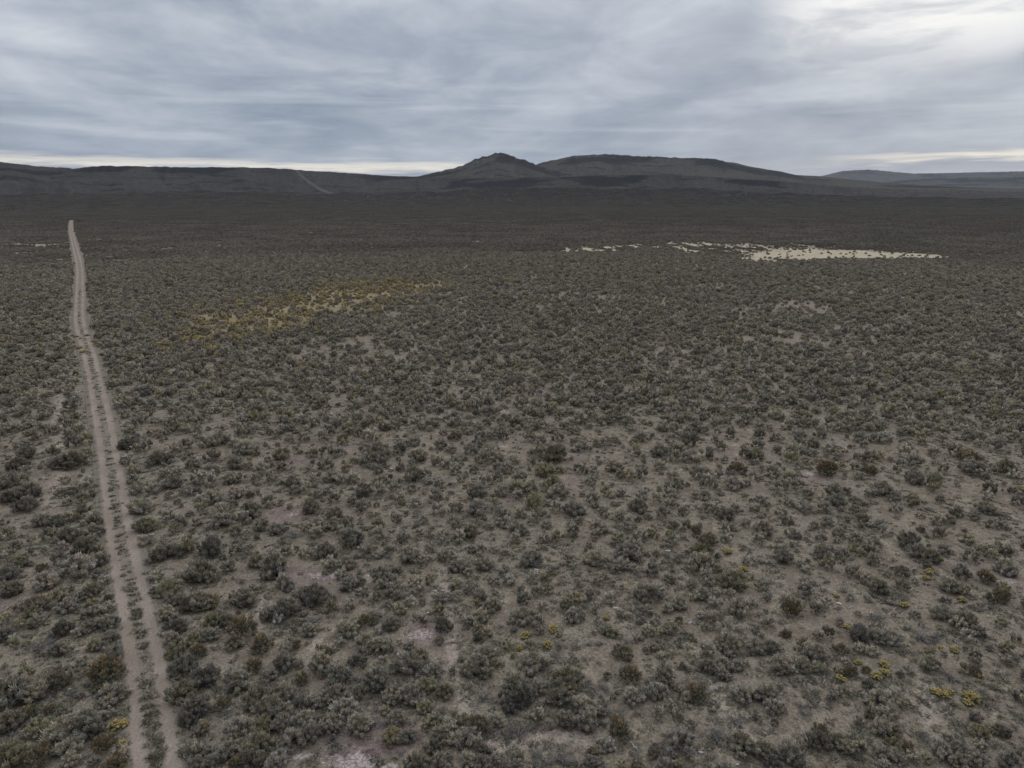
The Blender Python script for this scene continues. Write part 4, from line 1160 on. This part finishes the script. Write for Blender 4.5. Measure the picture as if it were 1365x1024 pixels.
for i in np.nonzero(hit)[0]:
    x, y = float(CX[i]), float(CY[i])
    r_ = math.hypot(x, y)
    if inplot[i]:
        # only seedlings and low bits between the bushes that are placed one by one
        w_ = .24 + .42 * rw[i]
        if blocked(x, y, w_ * .4) or rc[i] * 7.3 % 1 > .85: continue
    else:
        w_ = .74 + .92 * rw[i] ** 1.4
        if r_ < NEARLIM + 30 and blocked(x, y, w_ * .35): continue
    k = 's' if rc[i] < .60 - .3 * (hue[i] - .5) else ('d' if rc[i] < .87 else 'o')
    c = tint_of(k, R2)
    if gw_[i] > .25 and rc[i] * 5.7 % 1 < .42 * gw_[i]: c = tuple(float(q_) * (.8 + .4 * rw[i]) for q_ in (.300, .245, .130))
    if r_ > 80 and rc[i] > .994: c = (.24, .205, .12, 1)
    v = V_MID[int(R2.integers(8))]
    wz = w_ * (.98 + .38 * R2.random())
    addp(x, y, float(ground_z(x, y)), (0, 0, R2.random() * 6.28), (w_, w_, wz), v, c)

# far scrub in patches of twenty metres
ts = 18.0
for y in np.arange(150, 1900, ts):
    for x in np.arange(-y * 1.05 - 40, y * 1.05 + 40, ts):
        r_ = math.hypot(x, y)
        if r_ < 297 or r_ > 1850: continue
        xx, yy = x + (R2.random() - .5) * 5, y + (R2.random() - .5) * 5
        d = float(road_dist(xx, yy))
        o9 = np.array([-8.5, 0, 8.5])
        p_ = float(patches(xx + np.repeat(o9, 3), yy + np.tile(o9, 3), PLAYA, 25, .3, (1.2, .9)).max()) if abs(yy - 275) < 90 else 0.0
        m = .82 + .36 * R2.random()
        c = np.array([.192, .166, .135]) * (1 - .28 * float(sstep(300, 900, r_))) * m  # tint darkened with distance, imitating fewer lit tips and hidden soil gaps
        t_ = float(trail_mask(xx + np.repeat(o9, 3), yy + np.tile(o9, 3)).max()) if (-330 < xx < -150 and abs(yy - 315) < 45) else 0.0
        if abs(d) < 13.0 or p_ > .2 or t_ > .3:
            # thinned by the track or the pan: single bushes
            for _ in range(150):
                a, b = xx + (R2.random() - .5) * ts, yy + (R2.random() - .5) * ts
                if abs(float(road_dist(a, b))) < 2.3: continue
                if t_ > .3 and float(trail_mask(np.array([a]), np.array([b]))[0]) > .3: continue
                if p_ > .2:
                    q_ = float(patches(np.array([a]), np.array([b]), PLAYA, 25, .5, (1.1, .8))[0])
                    if R2.random() < (.95 if q_ > .85 else (.80 if q_ > .35 else .0)): continue
                w_ = .8 + .7 * R2.random()
                addp(a, b, float(ground_z(a, b)), (0, 0, R2.random() * 6.28), (w_, w_, w_ * .9), V_MID[int(R2.integers(8))], c * (.8 + .4 * R2.random()))
            continue
        s_ = 1.0 + .12 * R2.random()
        zz_ = float(ground_z(xx, yy)); eu = (0, 0, R2.random() * 6.28)
        hz_, ht = hill_z('hill_ridge', xx, yy)
        if hz_ > zz_:
            if ht > .80: continue
            k_ = 1 + 9.0 / r_
            h2 = hill_z('hill_ridge', xx * k_, yy * k_)[0]
            sl = math.atan2(h2 - hz_, 9.0)
            m_ = Matrix.Rotation(sl, 3, Vector((yy, -xx, 0)).normalized()) @ Matrix.Rotation(eu[2], 3, 'Z')
            eu = tuple(m_.to_euler('XYZ')); zz_ = hz_
        addp(xx, yy, zz_, eu, (s_, s_, s_ * (1.0 + .3 * R2.random())), V_TILE[int(R2.integers(5))], c)


def mass(name, data, objs):
    """one object: points that carry the plants"""
    A = np.array(data, np.float32)
    me = bpy.data.meshes.new(name)
    me.vertices.add(len(A)); me.vertices.foreach_set('co', A[:, 0:3].ravel())
    for nm, sl in (('turn', slice(3, 6)), ('size', slice(6, 9))):
        a = me.attributes.new(nm, 'FLOAT_VECTOR', 'POINT'); a.data.foreach_set('vector', A[:, sl].ravel())
    a = me.attributes.new('form', 'INT', 'POINT'); a.data.foreach_set('value', A[:, 9].astype(np.int32))
    a = me.attributes.new('tint', 'FLOAT_COLOR', 'POINT')
    a.data.foreach_set('color', np.concatenate([A[:, 10:13], np.ones((len(A), 1), np.float32)], 1).ravel())
    me.update()
    o = bpy.data.objects.new(name, me); COL.objects.link(o)
    coll = bpy.data.collections.new(name + '_forms')
    for v in objs: coll.objects.link(v)
    t = bpy.data.node_groups.new(name, 'GeometryNodeTree')
    t.interface.new_socket('Geometry', in_out='INPUT', socket_type='NodeSocketGeometry')
    t.interface.new_socket('Geometry', in_out='OUTPUT', socket_type='NodeSocketGeometry')
    N = t.nodes; Lk = t.links
    gi = N.new('NodeGroupInput'); go = N.new('NodeGroupOutput')
    ci = N.new('GeometryNodeCollectionInfo'); ci.inputs['Collection'].default_value = coll
    ci.inputs['Separate Children'].default_value = True; ci.inputs['Reset Children'].default_value = True
    ip = N.new('GeometryNodeInstanceOnPoints'); ip.inputs['Pick Instance'].default_value = True
    def na(n, dt):
        q = N.new('GeometryNodeInputNamedAttribute'); q.data_type = dt; q.inputs['Name'].default_value = n
        return [s for s in q.outputs if s.enabled and s.name == 'Attribute'][0]
    er = N.new('FunctionNodeEulerToRotation')
    Lk.new(gi.outputs[0], ip.inputs['Points']); Lk.new(ci.outputs[0], ip.inputs['Instance'])
    Lk.new(na('form', 'INT'), ip.inputs['Instance Index'])
    Lk.new(na('turn', 'FLOAT_VECTOR'), er.inputs[0]); Lk.new(er.outputs[0], ip.inputs['Rotation'])
    Lk.new(na('size', 'FLOAT_VECTOR'), ip.inputs['Scale'])
    Lk.new(ip.outputs[0], go.inputs[0])
    md = o.modifiers.new('scatter', 'NODES'); md.node_group = t
    return o


o = mass('sagebrush_scrub', pts, variants)
tag(o, 'mass of grey-green sagebrush covering the plain out to the hills', 'sagebrush scrub', kind='stuff')
print('sage points', len(pts))

# dry grass and litter between the bushes
gm = [bpy.data.objects.new('variant_%02d' % i, tuft_mesh(7000 + i, M_grass_i, 34)) for i in range(5)]
gp = []
N_ = 80000
gy = 20 + 95 * R2.random(N_) ** 1.5; gx = (R2.random(N_) - .5) * 2 * (gy * .95 + 10)
gd_ = fbm(gx * .5, gy * .5, 401, 3)
gr_ = patches(gx, gy, GRASSY, 35, 1.0, (1.3, .3))
bl_ = np.maximum(patches(gx, gy, SALT, 5, 1.3, (1.2, .4)), patches(gx, gy, BARE, 15, 1.2, (1.3, .5)) * .8)
rdd = np.abs(road_dist(gx, gy))
verge = (1 - sstep(1.3, 3.0, rdd)) + .22 * (rdd < .34)
keepg = (R2.random(N_) < (.18 + .75 * sstep(.42, .62, gd_)) * (1 - bl_) + .5 * gr_ + .4 * verge) & ((rdd > 1.0) | (rdd < .34))
for i in np.nonzero(keepg)[0]:
    s = .22 + .38 * R2.random() ** 2
    q = R2.random()
    if rdd[i] < .34: c = np.array([.165, .144, .098]) if q < .7 else np.array([.20, .17, .11])
    elif gr_[i] > .4 or verge[i] > .5 and q < .5: c = np.array([.235, .215, .135])
    elif q < .45: c = np.array([.176, .150, .113])
    elif q < .75: c = np.array([.115, .108, .088])
    else: c = np.array([.250, .220, .145])
    c = c * (.8 + .4 * R2.random())
    gp.append((gx[i], gy[i], float(ground_z(gx[i], gy[i])) if rdd[i] > 1.25 else .0, 0, 0, R2.random() * 6.28, s * 1.2, s * 1.2, s * (.35 + .4 * R2.random()), int(R2.integers(5)), *c))
o = mass('dry_grass', gp, gm)
tag(o, 'sparse dry grass and low litter tufts between the bushes', 'dry grass', kind='stuff')

# ------------------------------------------------------------------ air between here and the hills
HAZE = 3.2e-5
hm = bpy.data.materials.new('haze'); hm.use_nodes = True
h = NT(hm.node_tree)
pv = h.add('ShaderNodeVolumePrincipled'); pv.inputs['Color'].default_value = (.86, .91, 1.0, 1); pv.inputs['Density'].default_value = HAZE
ho = h.add('ShaderNodeOutputMaterial'); h.l.new(pv.outputs[0], ho.inputs['Volume'])
zmax = max((o.matrix_world @ Vector(c))[2] for o in COL.objects if o.type == 'MESH' for c in o.bound_box) + 10
B = 17000.0
hv = [(x, y, z) for z in (-8.0, zmax) for x, y in ((-B, -B), (B, -B), (B, B), (-B, B))]
hf = [(3, 2, 1, 0), (4, 5, 6, 7), (0, 1, 5, 4), (1, 2, 6, 5), (2, 3, 7, 6), (3, 0, 4, 7)]
hz = bpy.data.objects.new('haze', mesh_from('haze', hv, hf, hm)); COL.objects.link(hz)
tag(hz, 'thin blue-grey haze over the plain', 'haze', kind='stuff')

# ------------------------------------------------------------------ output
S.view_settings.view_transform = 'Standard'
S.view_settings.look = 'None'
S.view_settings.exposure = 0.0
S.view_settings.gamma = 1.0
S.render.engine = 'CYCLES'
S.cycles.max_bounces = 5
S.cycles.diffuse_bounces = 3
S.cycles.volume_bounces = 0
S.cycles.use_denoising = True
S.cycles.denoiser = 'OPENIMAGEDENOISE'
S.cycles.denoising_input_passes = 'RGB_ALBEDO_NORMAL'
S.cycles.denoising_prefilter = 'ACCURATE'
S.render.film_transparent = False
